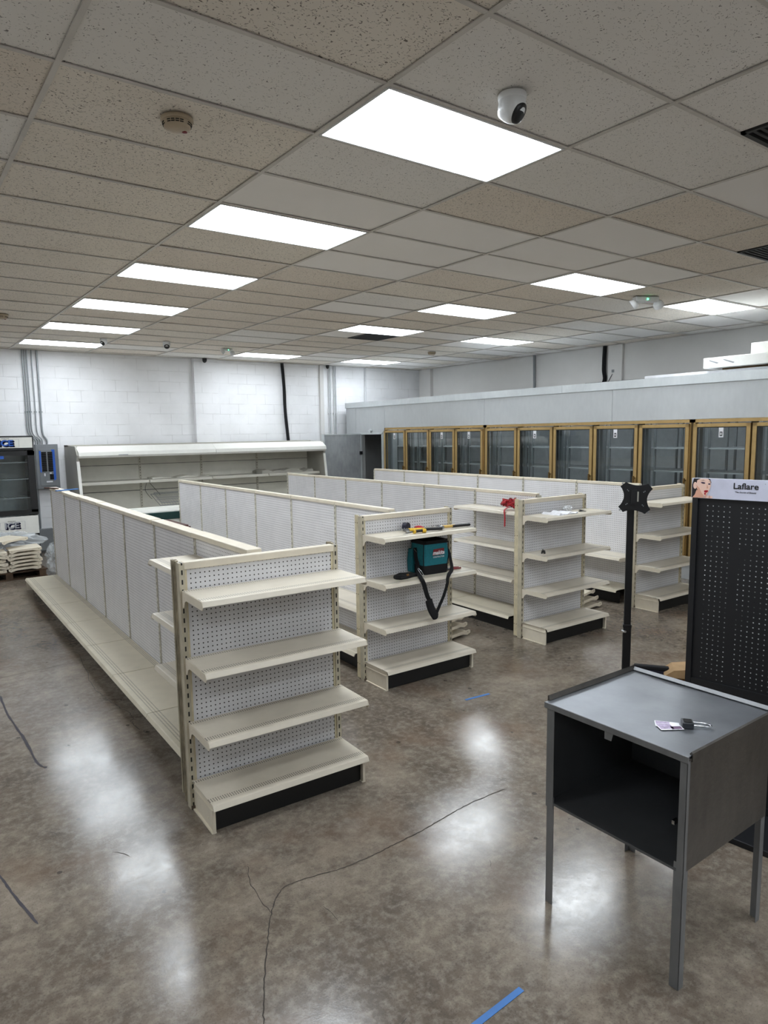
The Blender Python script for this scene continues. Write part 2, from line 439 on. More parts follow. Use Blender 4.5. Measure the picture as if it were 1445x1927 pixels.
for i, j in LIGHTS:
    lab = LL.get((i, j), 'lit ceiling panel out of view, row %s, %s' % ({0: 'over the left aisle', 3: 'over the middle', 5: 'by the cooler', -3: 'by the left wall'}[i], {-9: 'far behind the viewer', -6: 'well behind the viewer', -3: 'just behind the viewer', 0: 'level with the viewer', 3: 'level with the first aisle', 6: 'level with the aisle middle', 12: 'towards the back wall'}.get(j, 'in view')))
    if proto is None:
        proto = thing('ceiling_light', lab, 'ceiling light', (OX+TX*i, OY+TY*j, HC), 0, 'lit ceiling panels')
        f = MB(); a, b = .012, TX-.012; c, d = .011, TY-.011
        f.box(a, b, c, c+.012, -.004, .02); f.box(a, b, d-.012, d, -.004, .02); f.box(a, a+.012, c, d, -.004, .02); f.box(b-.012, b, c, d, -.004, .02)
        f.build('frame', 'white_plastic', proto)
        MB().box(a+.012, b-.012, c+.012, d-.012, 0, .01).build('diffuser', 'panel_light', proto)
        MB().box(a, b, c, d, .02, .06).build('housing', 'white_plastic', proto)
    else:
        o = copy_tree(proto); o.location = (OX+TX*i, OY+TY*j, HC); o['label'] = lab

# ------------------------------------------------------------------ small ceiling fittings
def smoke(loc, lab, s=1.0):
    t_ = thing('smoke_detector', lab, 'smoke detector', loc, .6)
    t_.scale = (s, s, s)
    MB().lathe([(0, 0), (.075, 0), (.078, -.012), (.072, -.018), (0, -.018)]).build('base', 'ivory_plastic', t_)
    MB().lathe([(.068, -.018), (.070, -.022), (.064, -.034), (.0635, -.04), (.058, -.047), (.03, -.054), (0, -.055)]).build('cover', 'ivory_plastic', t_)
    g = MB()
    for k in range(20):
        if k in (4, 9, 14): continue
        a = 2*PI*k/20; mt = Matrix.Rotation(a, 4, 'Z')
        g.box(.0645, .0695, -.008, .008, -.029, -.026, mat=mt); g.box(.063, .0668, -.008, .008, -.037, -.034, mat=mt)
    g.build('vent_slots', 'slot_black', t_)
    MB().lathe([(0, -.0562), (.012, -.0562), (.013, -.053)], (.03, -.02, 0), 14).build('test_button', 'red_dark', t_)
smoke((1.30, 3.36, HC), 'ivory round smoke detector on the near speckled ceiling tile')
smoke((8.66, 10.03, HC), 'small tan smoke detector far back on the ceiling near the cooler', 1.0)
smoke((1.37, 9.58, HC), 'tan smoke detector half cut by the left picture edge')

def camera_dome(loc, lab, s, yaw, dark=False):
    t_ = thing('security_camera', lab, 'security camera', loc, yaw, 'ceiling security cameras'); t_.scale = (s, s, s)
    wm = 'black_plastic' if dark else 'white_plastic'
    MB().lathe([(0, 0), (.055, 0), (.057, -.006), (.055, -.02), (.05, -.026), (0, -.026)]).build('mount_base', wm, t_)
    b = MB(); R_ = Matrix.Rotation(-.95, 4, 'Y')
    prof = [(0, .052), (.03, .048), (.046, .035), (.05, .01), (.048, -.015), (.042, -.03), (.036, -.036)]
    b.lathe(prof, (0, 0, -.055), 28, mat=R_)
    hs = b.build('ball_housing', wm, t_)
    MB().lathe([(.041, -.030), (.038, -.041), (.03, -.044), (0, -.046)], (0, 0, -.055), 28, mat=R_).build('lens_window', 'black_plastic', hs)
    MB().lathe([(.052, -.02), (.054, -.045), (.050, -.065), (.046, -.075)], (0, 0, 0), 28).build('collar', wm, t_)
camera_dome((2.47, 2.295, HC), 'white ball security camera on the near tile beside the largest light', 1.15, -1.2)
camera_dome((3.9, 10.98, HC), 'white ball security camera far back, beyond the fifth light panel', 1.05, -1.9)
camera_dome((2.96, 11.1, HC), 'small white fixture overlapping the far end light of the left row', .95, -2.6)
camera_dome((5.33, 12.93, HC), 'black dome camera at the top of the wall pilaster', .8, -2.2, True)
camera_dome((8.2, 13.0, HC), 'black dome camera at the ceiling above the wall conduits', .7, -2.2, True)

def emergency(loc, lab, rz, s=1.0):
    t_ = thing('emergency_light', lab, 'emergency light', loc, rz, 'twin-head emergency lights'); t_.scale = (s, s, s)
    MB().box(-.13, .13, -.045, .045, -.055, 0).build('housing', 'white_plastic', t_, bevel=.012)
    MB().lathe([(0, .0), (.008, .0), (.008, .004)], (0, -.047, -.03), 10, mat=Matrix.Rotation(PI/2, 4, 'X')).build('status_light', 'green_led', t_)
    for sx_ in (-1, 1):
        R_ = Matrix.Rotation(-.9*sx_, 4, 'Y') @ Matrix.Rotation(.5, 4, 'X')
        h = MB().lathe([(0, .02), (.035, .02), (.05, .0), (.055, -.035)], (sx_*.125, -.02, -.07), 24, mat=R_).build('lamp_head', 'white_plastic', t_)
        MB().lathe([(.053, -.030), (.035, -.036), (0, -.038)], (sx_*.125, -.02, -.07), 24, mat=R_).build('lens', 'clear_plastic', h)
emergency((7.32, 4.72, HC), 'white twin-head emergency light between two panels, nearest', -.5, 1.1)
emergency((5.1, 11.35, HC), 'white twin-head emergency light with green lamp, far back by the wall', .3, .8)

# ------------------------------------------------------------------ gondola shelving
G = .0265
def shelf_obj(parent, wdt, loc, rz=0, depth=.292, lip=.027, mat='shelf_steel', brackets=True, name='shelf'):
    # local: x = width, -y = towards the shopper, z = 0 top
    s = MB(); d = depth
    prof = [(0, 0), (-d+.005, 0), (-d-.003, -.002), (-d-.013, -lip+.005), (-d-.015, -lip), (-d-.011, -lip-.001), (-d-.008, -lip+.006), (-d+.002, -.006), (0, -.006)]
    s.prism(prof, 'x', .004, wdt-.004)
    o = s.build(name, mat, parent, loc, rz)
    if brackets:
        bp = [(.004, -.001), (-d, -.001), (-d-.006, -.004), (-d-.017, -.028), (-d-.004, -.044), (-d+.02, -.045), (-.06, -.043), (-.035, -.055), (-.02, -.085), (.004, -.092)]
        for x0 in (0, wdt-.003):
            b = MB(); b.prism(bp, 'x', x0, x0+.003)
            for yy, zz in ((-.04, -.03), (-d*.72, -.025)): b.cyl((x0-.001, yy, zz), (x0+.004, yy, zz), .0035, n=8, m=None)
            b.build('bracket', 'cream', o)
    return o

def endcap(loc, rz, label, worn=False, width=.947):
    t_ = thing('endcap_shelving', label, 'shelving unit', loc, rz, 'pegboard end units at the aisle ends')
    Wd = width
    for x in (.015, Wd-.015):
        MB().box(-.015, .015, -.012, .035, 0, 1.345).build('slotted_upright', 'slotted', t_, (x, 0, 0))
        e = MB()
        if worn:
            sg = -1 if x < .5 else 1
            e.box(-.006, .006, .035, .05, .02, 1.35); e.prism([(-.012, .05), (.012, .05), (.012, .07), (.004, .07), (.004, .057), (-.012, .057)], 'z', .02, 1.35)
            e.box(-.014, .014, .073, .093, .06, 1.352); e.box(-.003, .003, .093, .105, .06, 1.352)
        else: e.box(-.004, .004, .035, .082, .012, 1.352)
        eo = e.build('end_cover', 'cream_worn' if worn else 'cream_old', t_, (x+(-.011 if x < .5 else .011), 0, 0))
        if not worn:
            sb = MB()
            sx_ = -.0055 if x < .5 else .0055
            for k in range(5):
                for yy in (.046, .074): sb.cyl((0, yy, .13+k*.29), (sx_, yy, .13+k*.29), .0045, n=8)
            sb.build('screws', 'rusty_steel', eo)
        MB().box(-.012, .012, -.02, .05, 0, .02).build('levelling_foot', 'rusty_steel', t_, (x, .0, 0))
    MB().box(.03, Wd-.03, -.002, .02, .13, 1.31).build('pegboard_panel', 'pegboard', t_)
    for x in (.03, Wd-.042): MB().box(x, x+.012, -.006, .0, .13, 1.31).build('panel_channel', 'cream_old', t_)
    MB().box(.026, Wd-.026, -.014, .036, 1.308, 1.348).build('top_rail', 'cream', t_, bevel=.004)
    MB().box(.03, Wd-.03, .02, .028, .02, 1.31).build('rear_panel', 'pegboard', t_)
    for z in (1.2, .84, .488): shelf_obj(t_, Wd-.006, (.01, -.012, z))
    shelf_obj(t_, Wd-.014, (.01, -.012, .160), depth=.305, brackets=False, name='base_shelf')
    for x in (.022, Wd-.028):
        b = MB(); b.prism([(-.012, .152), (-.295, .150), (-.303, .12), (-.295, .0), (-.012, 0)], 'x', x, x+.004); b.box(x-.006, x+.010, -.302, -.290, .0, .125); b.box(x-.005, x, -.29, -.012, .112, .12)
        b.box(x-.012, x+.012, -.30, -.012, 0, .006)
        b.cyl((x-.002, -.08, .09), (x, -.08, .09), .006, n=8, m=None); b.cyl((x-.002, -.22, .05), (x, -.22, .05), .006, n=8)
        b.build('base_bracket', 'cream', t_)
    MB().box(.035, Wd-.035, -.275, -.255, .002, .125).build('kick_plate', 'kick_black', t_)
    return t_

E1 = endcap((1.207, 3.40, 0), -.04, 'near cream end shelving unit with worn upright, largest and closest to the viewer', True)
E2 = endcap((3.048, 4.40, 0), -.018, 'cream end shelving unit holding the teal tool bag and hammers')
E3 = endcap((4.905, 4.40, 0), -.014, 'cream end shelving unit with white paper on its top shelf')
E4 = endcap((6.76, 4.40, 0), -.014, 'bare cream end shelving unit farthest right, behind the black pole')

def gondola(cx, y0, n, pitch, label, capw, hh, lefts, rights=(), end_post=0):
    t_ = thing('gondola_shelving', label, 'shelving unit', (cx, y0, 0), -G, 'long double-sided shelving runs')
    L = n*pitch
    for k in range(n+1):
        a = k*pitch
        top = hh-.02 + (end_post if k == n else 0)
        MB().box(-.014, .014, -.028, .028, .0, top).build('slotted_upright', 'slotted_white', t_, (0, a, 0), PI/2)
    for k in range(n):
        a = k*pitch+.014
        for sgn in (-1, 1):
            MB().box(min(sgn*.008, sgn*.02), max(sgn*.008, sgn*.02), .002, pitch-.03, .13, hh-.035).build('pegboard_panel', 'pegboard_side', t_, (0, a, 0))
        MB().box(-capw/2, capw/2, .006, pitch-.006, hh-.035, hh).build('top_cap', 'cream', t_, ((.006 if capw > .08 else .002)*math.sin(k*2.4), k*pitch, -.004*(k % 2) if capw > .08 else 0), bevel=.005)
    for sgn in (-1, 1):
        for k in range(n):
            # local x of the shelf runs along the aisle
            if sgn < 0: loc, rz = (-.025, (k+1)*pitch, .165), -PI/2
            else: loc, rz = (.025, k*pitch, .165), PI/2
            shelf_obj(t_, pitch, loc, rz, depth=.375, mat='deck_steel', brackets=False, name='base_deck')
        MB().box(min(sgn*.31, sgn*.33), max(sgn*.31, sgn*.33), .02, L-.01, .002, .128).build('kick_plate', 'kick_black', t_)
    for sgn, lst in ((-1, lefts), (1, rights)):
        for k, z, dd in lst:
            if sgn < 0: loc, rz = (-.028, (k+1)*pitch, z), -PI/2
            else: loc, rz = (.028, k*pitch, z), PI/2
            shelf_obj(t_, pitch, loc, rz, depth=dd)
    MB().box(-.4, .4, L-.004, L, .0, .13).build('end_panel', 'cream', t_)
    return t_
gondola(1.69, 3.50, 7, .915, 'leftmost long shelving run, bare white pegboard with cream base decks', .095, 1.352, [(0, 1.2, .30), (0, .84, .30), (0, .488, .30)])
gondola(3.51, 4.585, 6, .905, 'second long shelving run from the left, ending behind the tool bag unit', .06, 1.355, [(0, .53, .32), (1, .53, .32)])
gondola(5.365, 4.585, 6, .905, 'third long shelving run, with the red bundle on its side shelf', .05, 1.37, [(0, 1.2, .30), (0, .84, .30)]+[(k, .53, .33) for k in range(4)], end_post=.035)
gondola(7.14, 4.585, 6, .905, 'rightmost long shelving run, standing next to the glass cooler doors', .05, 1.37, [(k, .53, .33) for k in range(4)])

# odds and ends lying on the far end of the first run
tag(MB().box(-.012, .012, -.15, .15, 0, .012).build('metal_strip', 'brown_rubber', None, (1.79, 9.6, 1.353), .35), 'brown metal strip lying on the far end of the left run', 'strip')
tag(MB().box(-.014, .014, -.16, .16, 0, .012).build('blue_strip', 'blue_tape', None, (1.88, 9.12, 1.353), -1.1), 'blue strip lying across the top of the left run', 'strip')

# ------------------------------------------------------------------ walk-in cooler with glass doors
CX = 8.6; CY0, CY1 = .3, 12.9; CT = 2.68
ck = thing('walk_in_cooler', 'galvanised walk-in cooler with gold-framed glass doors along the right wall', 'cooler', (CX, CY0, 0))
def ck_part(name, mb, mat, **k): return mb.build(name, mat, ck, (0, -0, 0), **k)
def cbx(x0, x1, y0, y1, z0, z1): return MB().box(x0, x1, y0-CY0, y1-CY0, z0, z1)
seams = [12.898, 12.52, 11.47, 8.58, 6.02, 3.4, CY0]
for a, b in zip(seams[1:], seams[:-1]):
    if b == 12.52:     # panel with the walk-in doorway
        m = MB(); m.box(0, .1, a-CY0+.002, 11.56-CY0, 0, CT-.1); m.box(0, .1, 12.32-CY0, b-CY0-.002, 0, CT-.1); m.box(0, .1, 11.56-CY0, 12.32-CY0, 1.985, CT-.1)
        m.build('wall_panel', 'galvanised', ck)
    else:
        cbx(0, .1, a+.002, b-.002, (0 if b > 12.6 else 2.115), CT-.1).build('wall_panel', 'galvanised', ck)
cbx(-.025, .1, 6.9, CY1, CT-.115, CT).build('top_fascia', 'galvanised_edge', ck)
cbx(-.025, .1, CY0, 6.896, CT-.115, CT).build('top_fascia', 'galvanised_edge', ck)
cbx(.1, 2.2, CY1-.08, CY1, 0, CT-.02).build('end_wall', 'galvanised', ck)
cbx(.1, 2.2, CY0, CY0+.08, 0, CT-.02).build('end_wall', 'galvanised', ck)
cbx(.1, 2.25, CY0+.08, CY1-.08, CT-.1, CT-.02).build('roof', 'galvanised', ck)
cbx(2.17, 2.25, CY0+.08, CY1-.08, 0, CT-.1).build('back_wall', 'white_paint', ck)
cbx(0.02, .1, CY0+.08, 11.47, 0, .2).build('base_rail', 'galvanised', ck)
emit('cooler_fill_glow', (.9, .95, 1, 1), 5.0)  # glow for unseen strips, added to lift the cooler interior to grey
for a, b in ((8.6, 11.4), (4.85, 8.5), (1.1, 4.75)): cbx(.13, .17, a, b, 2.2, 2.24).build('added_fill_strip', 'cooler_fill_glow', ck)
# doorway into the cooler: frame, strip of plastic gaps, partitions coloured dark for the shade inside
f = MB(); f.box(-.012, .03, 11.53-CY0, 11.57-CY0, 0, 2.0); f.box(-.012, .03, 12.31-CY0, 12.35-CY0, 0, 2.0); f.box(-.012, .03, 11.53-CY0, 12.35-CY0, 1.98, 2.02)
f.build('door_frame', 'galvanised_edge', ck)
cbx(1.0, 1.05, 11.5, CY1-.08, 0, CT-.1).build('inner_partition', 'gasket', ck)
cbx(.1, 2.17, 11.44, 11.47, 0, CT-.1).build('inner_partition', 'white_paint', ck)
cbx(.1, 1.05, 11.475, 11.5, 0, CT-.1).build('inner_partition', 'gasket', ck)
f = MB(); f.cyl((-.04, 11.95-CY0, 2.06), (-.0, 11.95-CY0, 2.06), .035, n=12); f.box(-.05, 0, 11.9-CY0, 12.0-CY0, 2.05, 2.065)
f.build('door_hook', 'galvanised_edge', ck)
# open insulated door leaf
leaf = MB().box(-.95, -.01, 0, .09, .06, 1.995).build('walk_in_door', 'galvanised_door', ck, (0, 12.32-CY0, 0), 0)
MB().box(-.955, -.005, -.006, .004, .05, .075).box(-.955, -.005, -.006, .004, 1.98, 2.0).box(-.96, -.945, -.006, .096, .05, 2.0).box(-.02, -.005, -.006, .096, .05, 2.0).build('edge_trim', 'galvanised_edge', leaf)
MB().box(-.06, .01, -.03, -.004, 1.55, 1.62).box(-.06, .01, -.03, -.004, .5, .57).build('hinge', 'dark_steel', leaf)
# glass door frames
edges = [11.46-.7225*k for k in range(5)] + [8.53-.741*k for k in range(6)] + [4.80-.741*k for k in range(6)]
banks = [(11.46, 8.57, 4), (8.53, 4.825, 5), (4.79, 1.085, 5)]
door0 = None
num = {2: 1, 0: 1, 5: 1, 7: 1, 9: 1, 3: 1}
di = 0
for hi, lo, nd in banks:
    w_ = (hi-lo)/nd
    fr_ = MB()
    fr_.box(-.012, .06, lo-.0-CY0, hi-CY0, 2.07, 2.112); fr_.box(-.012, .06, lo-CY0, hi-CY0, .2, .245)
    fr_.box(-.012, .06, hi-.022-CY0, hi-CY0, .2, 2.112); fr_.box(-.012, .06, lo-CY0, lo+.022-CY0, .2, 2.112)
    fr_.build('door_bank_frame', 'gold', ck)
    for k in range(nd):
        yc = hi-w_*(k+.5)
        if k: cbx(.01, .07, hi-w_*k-.03, hi-w_*k+.03, .245, 2.07).build('mullion', 'gasket', ck)
        if door0 is None or k == 0:
            hw = w_/2-.012
            d = MB(); t0 = .048
            d.box(-.04, .0, -hw, -hw+t0, .25, 2.055); d.box(-.04, .0, hw-t0, hw, .25, 2.055); d.box(-.04, .0, -hw, hw, .25, .30); d.box(-.04, .0, -hw, hw, 2.012, 2.055)
            door0 = d.build('glass_door', 'gold', ck, (0, yc-CY0, 0))
            MB().box(-.026, -.02, -hw+t0-.005, hw-t0+.005, .295, 2.018).build('glass_pane', 'glass_pane', door0)
            g_ = MB(); q = .012
            g_.box(-.03, -.012, -hw+t0, -hw+t0+q, .3, 2.012); g_.box(-.03, -.012, hw-t0-q, hw-t0, .3, 2.012); g_.box(-.03, -.012, -hw+t0, hw-t0, 2.0, 2.012)
            g_.build('gasket', 'gasket', door0)
            h_ = MB(); h_.box(-.085, -.065, -hw+.012, -hw+.032, .95, 1.35); h_.box(-.07, -.035, -hw+.014, -hw+.03, .97, .99); h_.box(-.07, -.035, -hw+.014, -hw+.03, 1.31, 1.33)
            h_.build('handle', 'gold_dark', door0)
        else:
            dn = copy_tree(door0, ck); dn.location = (0, yc-CY0, 0)
        # light column just inside, and shelves in this bay
        if di == 0:
            r0 = MB().box(.0, .045, -.025, .025, .25, 2.06).build('inner_mullion', 'grey_paint', ck, (.09, yc+w_/2-.05-CY0, 0))
            sp_ = MB()
            for y_ in (-.33, .33): sp_.box(.30, .33, y_-.012, y_+.012, .1, 2.3); sp_.box(1.0, 1.03, y_-.012, y_+.012, .1, 2.3)
            r1 = sp_.build('rack_post', 'grey_paint', ck, (0, yc-CY0, 0))
            sh = MB()
            for z in (.45, .77, 1.08, 1.40, 1.72):
                sh.box(.30, .315, -.33, .33, z, z+.018)
                sh.box(.315, 1.0, -.33, .33, z+.004, z+.008)
                for q in range(9): sh.box(.32, 1.0, -.32+q*.078, -.314+q*.078, z+.006, z+.018)
            r2 = sh.build('rack_shelf', 'white_paint', ck, (0, yc-CY0, 0))
        else:
            for r in (r0, r1, r2):
                c = r.copy(); C.objects.link(c)
                c.location = (r.location.x, (yc+w_/2-.05-CY0) if r is r0 else yc-CY0, 0)
        if di in num:
            st = MB(); st.box(-.0315, -.0305, -.03, .03, 1.88, 2.0, 'paper'); st.box(-.033, -.0315, -.016, .016, 1.895, 1.95, 'ink'); st.box(-.034, -.033, -.007, .007, 1.908, 1.938, 'paper')
            st.build('door_number_label', 'paper', ck, (0, yc-CY0, 0))
        di += 1

# clutter stored on the cooler roof
tag(MB().box(-.15, .15, -.9, .9, 0, .05).build('flat_carton', 'paper', None, (8.95, 4.75, CT), 0, bevel=.004), 'long flat white carton lying at the edge of the cooler roof', 'box')
bx = MB().box(-.3, .3, -.8, .8, 0, .13).build('ceiling_light_carton', 'white_enamel', None, (9.0, 3.96, CT+.075), 0, bevel=.006)
tag(bx, 'white printed carton on top of the flat carton, right edge of the picture', 'box')
MB().prism([(.62, .05), (.72, .09), (.72, .1), (.6, .06)], 'x', -.302, -.30).prism([(.42, .04), (.54, .09), (.54, .1), (.4, .05)], 'x', -.302, -.30).build('printed_mark', 'silver', bx)
tag(MB().box(-.25, .25, -.5, .5, 0, .13).build('small_carton', 'white_enamel', None, (9.05, 3.72, CT+.215), 0, bevel=.006), 'topmost white carton of the stack at the right edge, on the roof', 'box')
tag(MB().box(-.12, .12, -.4, .4, 0, .025).build('wooden_spacer', 'cardboard', None, (9.0, 4.2, CT+.05), 0), 'thin brown strip between the cartons stacked on the cooler roof', 'box')
tag(MB().box(-.15, .1, -.5, .5, 0, .022).build('black_sheet', 'black_plastic', None, (8.95, 6.15, CT), 0), 'flat black sheet lying on the cooler roof behind the edge', 'sheet')

# wall cables
def cable(name, pts, r, mat, lab, cat='cable', grp=None, flat=None):
    return tag(MB().tube(bez(pts, 6), r, 8, flat=flat).build(name, mat), lab, cat, grp)
cable('wall_cable', [(10.86, 7.79, HC), (10.86, 7.80, 3.1), (10.85, 7.77, 2.9), (10.7, 7.76, 2.70)], .035, 'black_fabric', 'thick black cable bundle dropping to the cooler roof, right wall')
cable('wall_cable', [(10.86, 9.44, HC), (10.86, 9.43, 3.1), (10.85, 9.44, 2.8), (10.7, 9.5, 2.68)], .025, 'grey_paint', 'thin grey cable dropping to the cooler roof near the back corner')
cable('wall_cable', [(7.09, 13.04, HC), (7.13, 13.05, 3.0), (7.14, 13.05, 2.5), (7.20, 13.05, 1.8), (7.2, 13.04, 1.5)], .035, 'black_fabric', 'black cable hanging down the white block wall behind the open case')
jb = MB().box(-.015, .015, -.025, .025, 0, .05).build('junction_box', 'grey_paint', None, (10.86, 7.6, 3.02)); tag(jb, 'small grey junction box beside the thick black cable', 'electrical box')
MB().tube(bez([(0, 0, 0), (-.02, .05, -.1), (-.01, .12, -.2)], 6), .006, 6).build('lead', 'black_plastic', jb)
def conduit(x, x2, z1, r, lab, mat='conduit'):
    pts = [(x, YB-.03, HC), (x, YB-.03, 2.6), (x, YB-.03, z1+.22), (x2, YB-.03, z1+.08), (x2, YB-.03, z1)]
    o = tag(MB().tube(bez(pts, 6), r, 8).build('conduit', mat), lab, 'conduit', 'metal conduits on the back wall')
    MB().box(x-r-.012, x+r+.012, YB-.03, YB, 2.45, 2.47).build('strap', mat, o)
lc = ['leftmost', 'second', 'third', 'fourth', 'fifth']
for k, (x, x2) in enumerate([(2.13, 2.24), (2.165, 2.275), (2.20, 2.31), (2.275, 2.345)]):
    conduit(x, x2, 1.9, .010, 'thin grey conduit above the breaker panel, %s of the bundle' % lc[k])
conduit(2.36, 2.42, 1.9, .016, 'thicker grey conduit at the right of the breaker panel bundle')
for k, (x, r) in enumerate([(8.27, .012), (8.31, .012), (8.40, .012), (8.45, .012)]):
    conduit(x, x, 1.2, r, 'thin wall conduit between pier and cooler, %s of the right bundle' % lc[k], 'white_paint')
conduit(9.26, 9.26, 2.5, .02, 'single white conduit on the back wall above the cooler', 'white_paint')
struct(MB().box(8.03, 8.12, YB-.05, YB, 0, HC).build('trim_4', 'plaster'))

# breaker panel
bp_ = thing('breaker_panel', 'grey open breaker panel with blue tape on the back wall', 'breaker panel', (2.215, YB, 1.13))
MB().box(0, .36, -.11, 0, 0, .77).build('cabinet', 'grey_paint', bp_, bevel=.004)
MB().box(.045, .315, -.118, -.108, .05, .69).build('cover_plate', 'grey_paint', bp_, bevel=.003)
for x in (.085, .185):
    b = MB()
    for k in range(11): b.box(x, x+.075, -.13, -.118, .305+k*.031, .33+k*.031)
    b.build('breaker_column', 'slot_black', bp_)
MB().box(.20, .26, -.13, -.118, .16, .25).build('main_breaker', 'slot_black', bp_)
MB().prism([(.05, .3), (.075, .28), (.08, .66), (.05, .66)], 'y', -.122, -.118).prism([(.262, .14), (.3, .16), (.3, .68), (.24, .68), (.262, .63)], 'y', -.122, -.118).build('masking_tape', 'label_blue', bp_)
MB().box(.14, .24, -.121, -.118, .11, .135).box(.11, .13, -.121, -.118, .22, .27).box(.2, .23, -.121, -.118, .26, .28).build('label', 'paper', bp_)
lb = thing('wireway_box', 'low grey metal box on the back wall beside the display cooler', 'electrical box', (2.14, YB, .05))
MB().box(0, .26, -.12, 0, 0, .38).build('box_body', 'grey_paint', lb, bevel=.004)
MB().tube([(.08, -.03, .38), (.08, -.03, 1.08)], .015, 8).build('riser_conduit', 'conduit', lb)

# ------------------------------------------------------------------ refrigerated open case on the back wall
oc = thing('open_display_case', 'long white open refrigerated display case against the back wall', 'display case', (2.68, 13.0, 0))
LW = 4.86
side = [(0, 0), (-1.12, 0), (-1.15, .45), (-1.02, .55), (-.86, 1.61), (-.9, 1.71), (-.80, 1.86), (-.0, 1.88)]
for x in (0, LW-.04):
    e = MB().prism([(a, b) for a, b in side], 'x', x, x+.04).build('end_panel', 'case_grey', oc)
    MB().prism([(-1.02, .55), (-.86, 1.61), (-.88, 1.61), (-1.05, .55)], 'x', x-.004, x+.044).build('edge_trim', 'white_enamel', e)
for a, b in ((.02, 2.43), (2.435, LW-.02)):
    MB().prism([(-.30, 1.855), (-.78, 1.86), (-.95, 1.76), (-.965, 1.70), (-.94, 1.665), (-.90, 1.665), (-.86, 1.73), (-.3, 1.80)], 'x', a, b).build('canopy', 'white_enamel', oc)
    MB().box(a, b, -1.14, -.25, .02, .42).build('lower_body', 'case_white', oc)
MB().box(.04, LW-.04, -.2, -.13, .4, 1.81).build('back_panel', 'case_white', oc)
MB().box(.04, LW-.04, -.205, -.198, 1.50, 1.507).box(.04, LW-.04, -.205, -.198, 1.02, 1.03).build('panel_joint', 'gasket', oc)
MB().box(-.0, LW, -.3, 0, 1.855, 1.88).build('top_deck', 'case_grey', oc)
for x in (1.24, 2.43, 3.62): MB().box(-.02, .02, -.018, .0, .5, 1.8).build('slotted_standard', 'slotted_white', oc, (x, -.2, 0))
for k, (a, b) in enumerate(((.05, 1.23), (1.25, 2.42), (2.44, 3.61), (3.63, 4.8))):
    s_ = MB(); s_.box(a, b, -.72, -.2, 1.215, 1.235); s_.box(a, b, -.735, -.72, 1.19, 1.24)
    s_.build('shelf', 'case_white', oc)
MB().prism([(-1.12, .42), (-1.16, .46), (-1.16, .56), (-1.09, .58), (-1.07, .48), (-.25, .44)], 'x', .04, LW-.04).build('front_rim', 'white_enamel', oc)
s_ = MB().box(.66, .82, -.972, -.966, 1.70, 1.712).build('nameplate', 'silver', oc)
MB().tube(bez([(1.34, -.22, 1.15), (1.30, -.26, 1.02), (1.36, -.3, .9), (1.42, -.25, .85)], 6), .004, 6).tube(bez([(1.4, -.22, 1.15), (1.5, -.3, 1.0), (1.56, -.3, .92)], 6), .004, 6).build('loose_wire', 'gasket', oc)

def rack(loc, rz, tilt, lab, a=.9, b=.5):
    m = MB(); R_ = Matrix.Rotation(tilt, 4, 'X')
    pts = [(0, 0), (a, 0), (a, b), (0, b), (0, 0)]
    def P(x, y, z=0): return R_ @ Vector((x, y, z))
    m.tube([P(*p) for p in pts], .006, 6)
    n_ = 16
    for k in range(1, n_): m.tube([P(a*k/n_, 0), P(a*k/n_, b)], .003, 5)
    m.tube([P(0, b*.5), P(a, b*.5)], .004, 5)
    return tag(m.build('wire_rack', 'conduit', None, loc, rz), lab, 'wire rack', 'loose wire racks in the open case')
rack((4.0, 12.0, .79), .03, .35, 'wire rack tilted in the open case behind the left run', .8, .5)
rack((4.05, 12.06, .83), -.04, .30, 'upper wire rack lying over the tilted one in the case', .78, .5)
def slab(name, loc, rz, w_, d_, h_, mat, lab, seed, cat, n=10, m_=6, amp=.012):
    r = random.Random(seed); vs = []; fs = []
    for lay in (0, 1):
        for i in range(n+1):
            for j in range(m_+1):
                z = lay*h_ + (r.uniform(-amp, amp) if lay else 0) + .02*math.sin(i*1.3)*lay
                vs.append((w_*(i/n-.5)+r.uniform(-.01, .01)*(i in (0, n)), d_*(j/m_-.5)+r.uniform(-.01, .01), max(z, 0)))
    S_ = (n+1)*(m_+1)
    for i in range(n):
        for j in range(m_):
            q = i*(m_+1)+j
            fs += [(q+S_, q+m_+1+S_, q+m_+2+S_, q+1+S_), (q, q+1, q+m_+2, q+m_+1)]
    for i in range(n): q = i*(m_+1); fs.append((q, q+m_+1, q+m_+1+S_, q+S_)); q += m_; fs.append((q, q+S_, q+m_+1+S_, q+m_+1))
    for j in range(m_): fs.append((j, j+S_, j+1+S_, j+1)); q = n*(m_+1)+j; fs.append((q, q+1, q+1+S_, q+S_))
    o = MB().add(vs, fs).build(name, mat, None, loc, rz); return tag(o, lab, cat)
slab('plastic_sheet', (4.55, 12.52, 1.24), .02, 1.1, .3, .02, 'case_white', 'white sheet lying on the middle of the case shelf', 3, 'sheet')
slab('shelf_parts_bundle', (6.75, 12.5, 1.24), .02, 1.2, .42, .05, 'case_grey', 'pile of grey shelf parts at the right end of the case shelf', 5, 'parts', amp=.025)

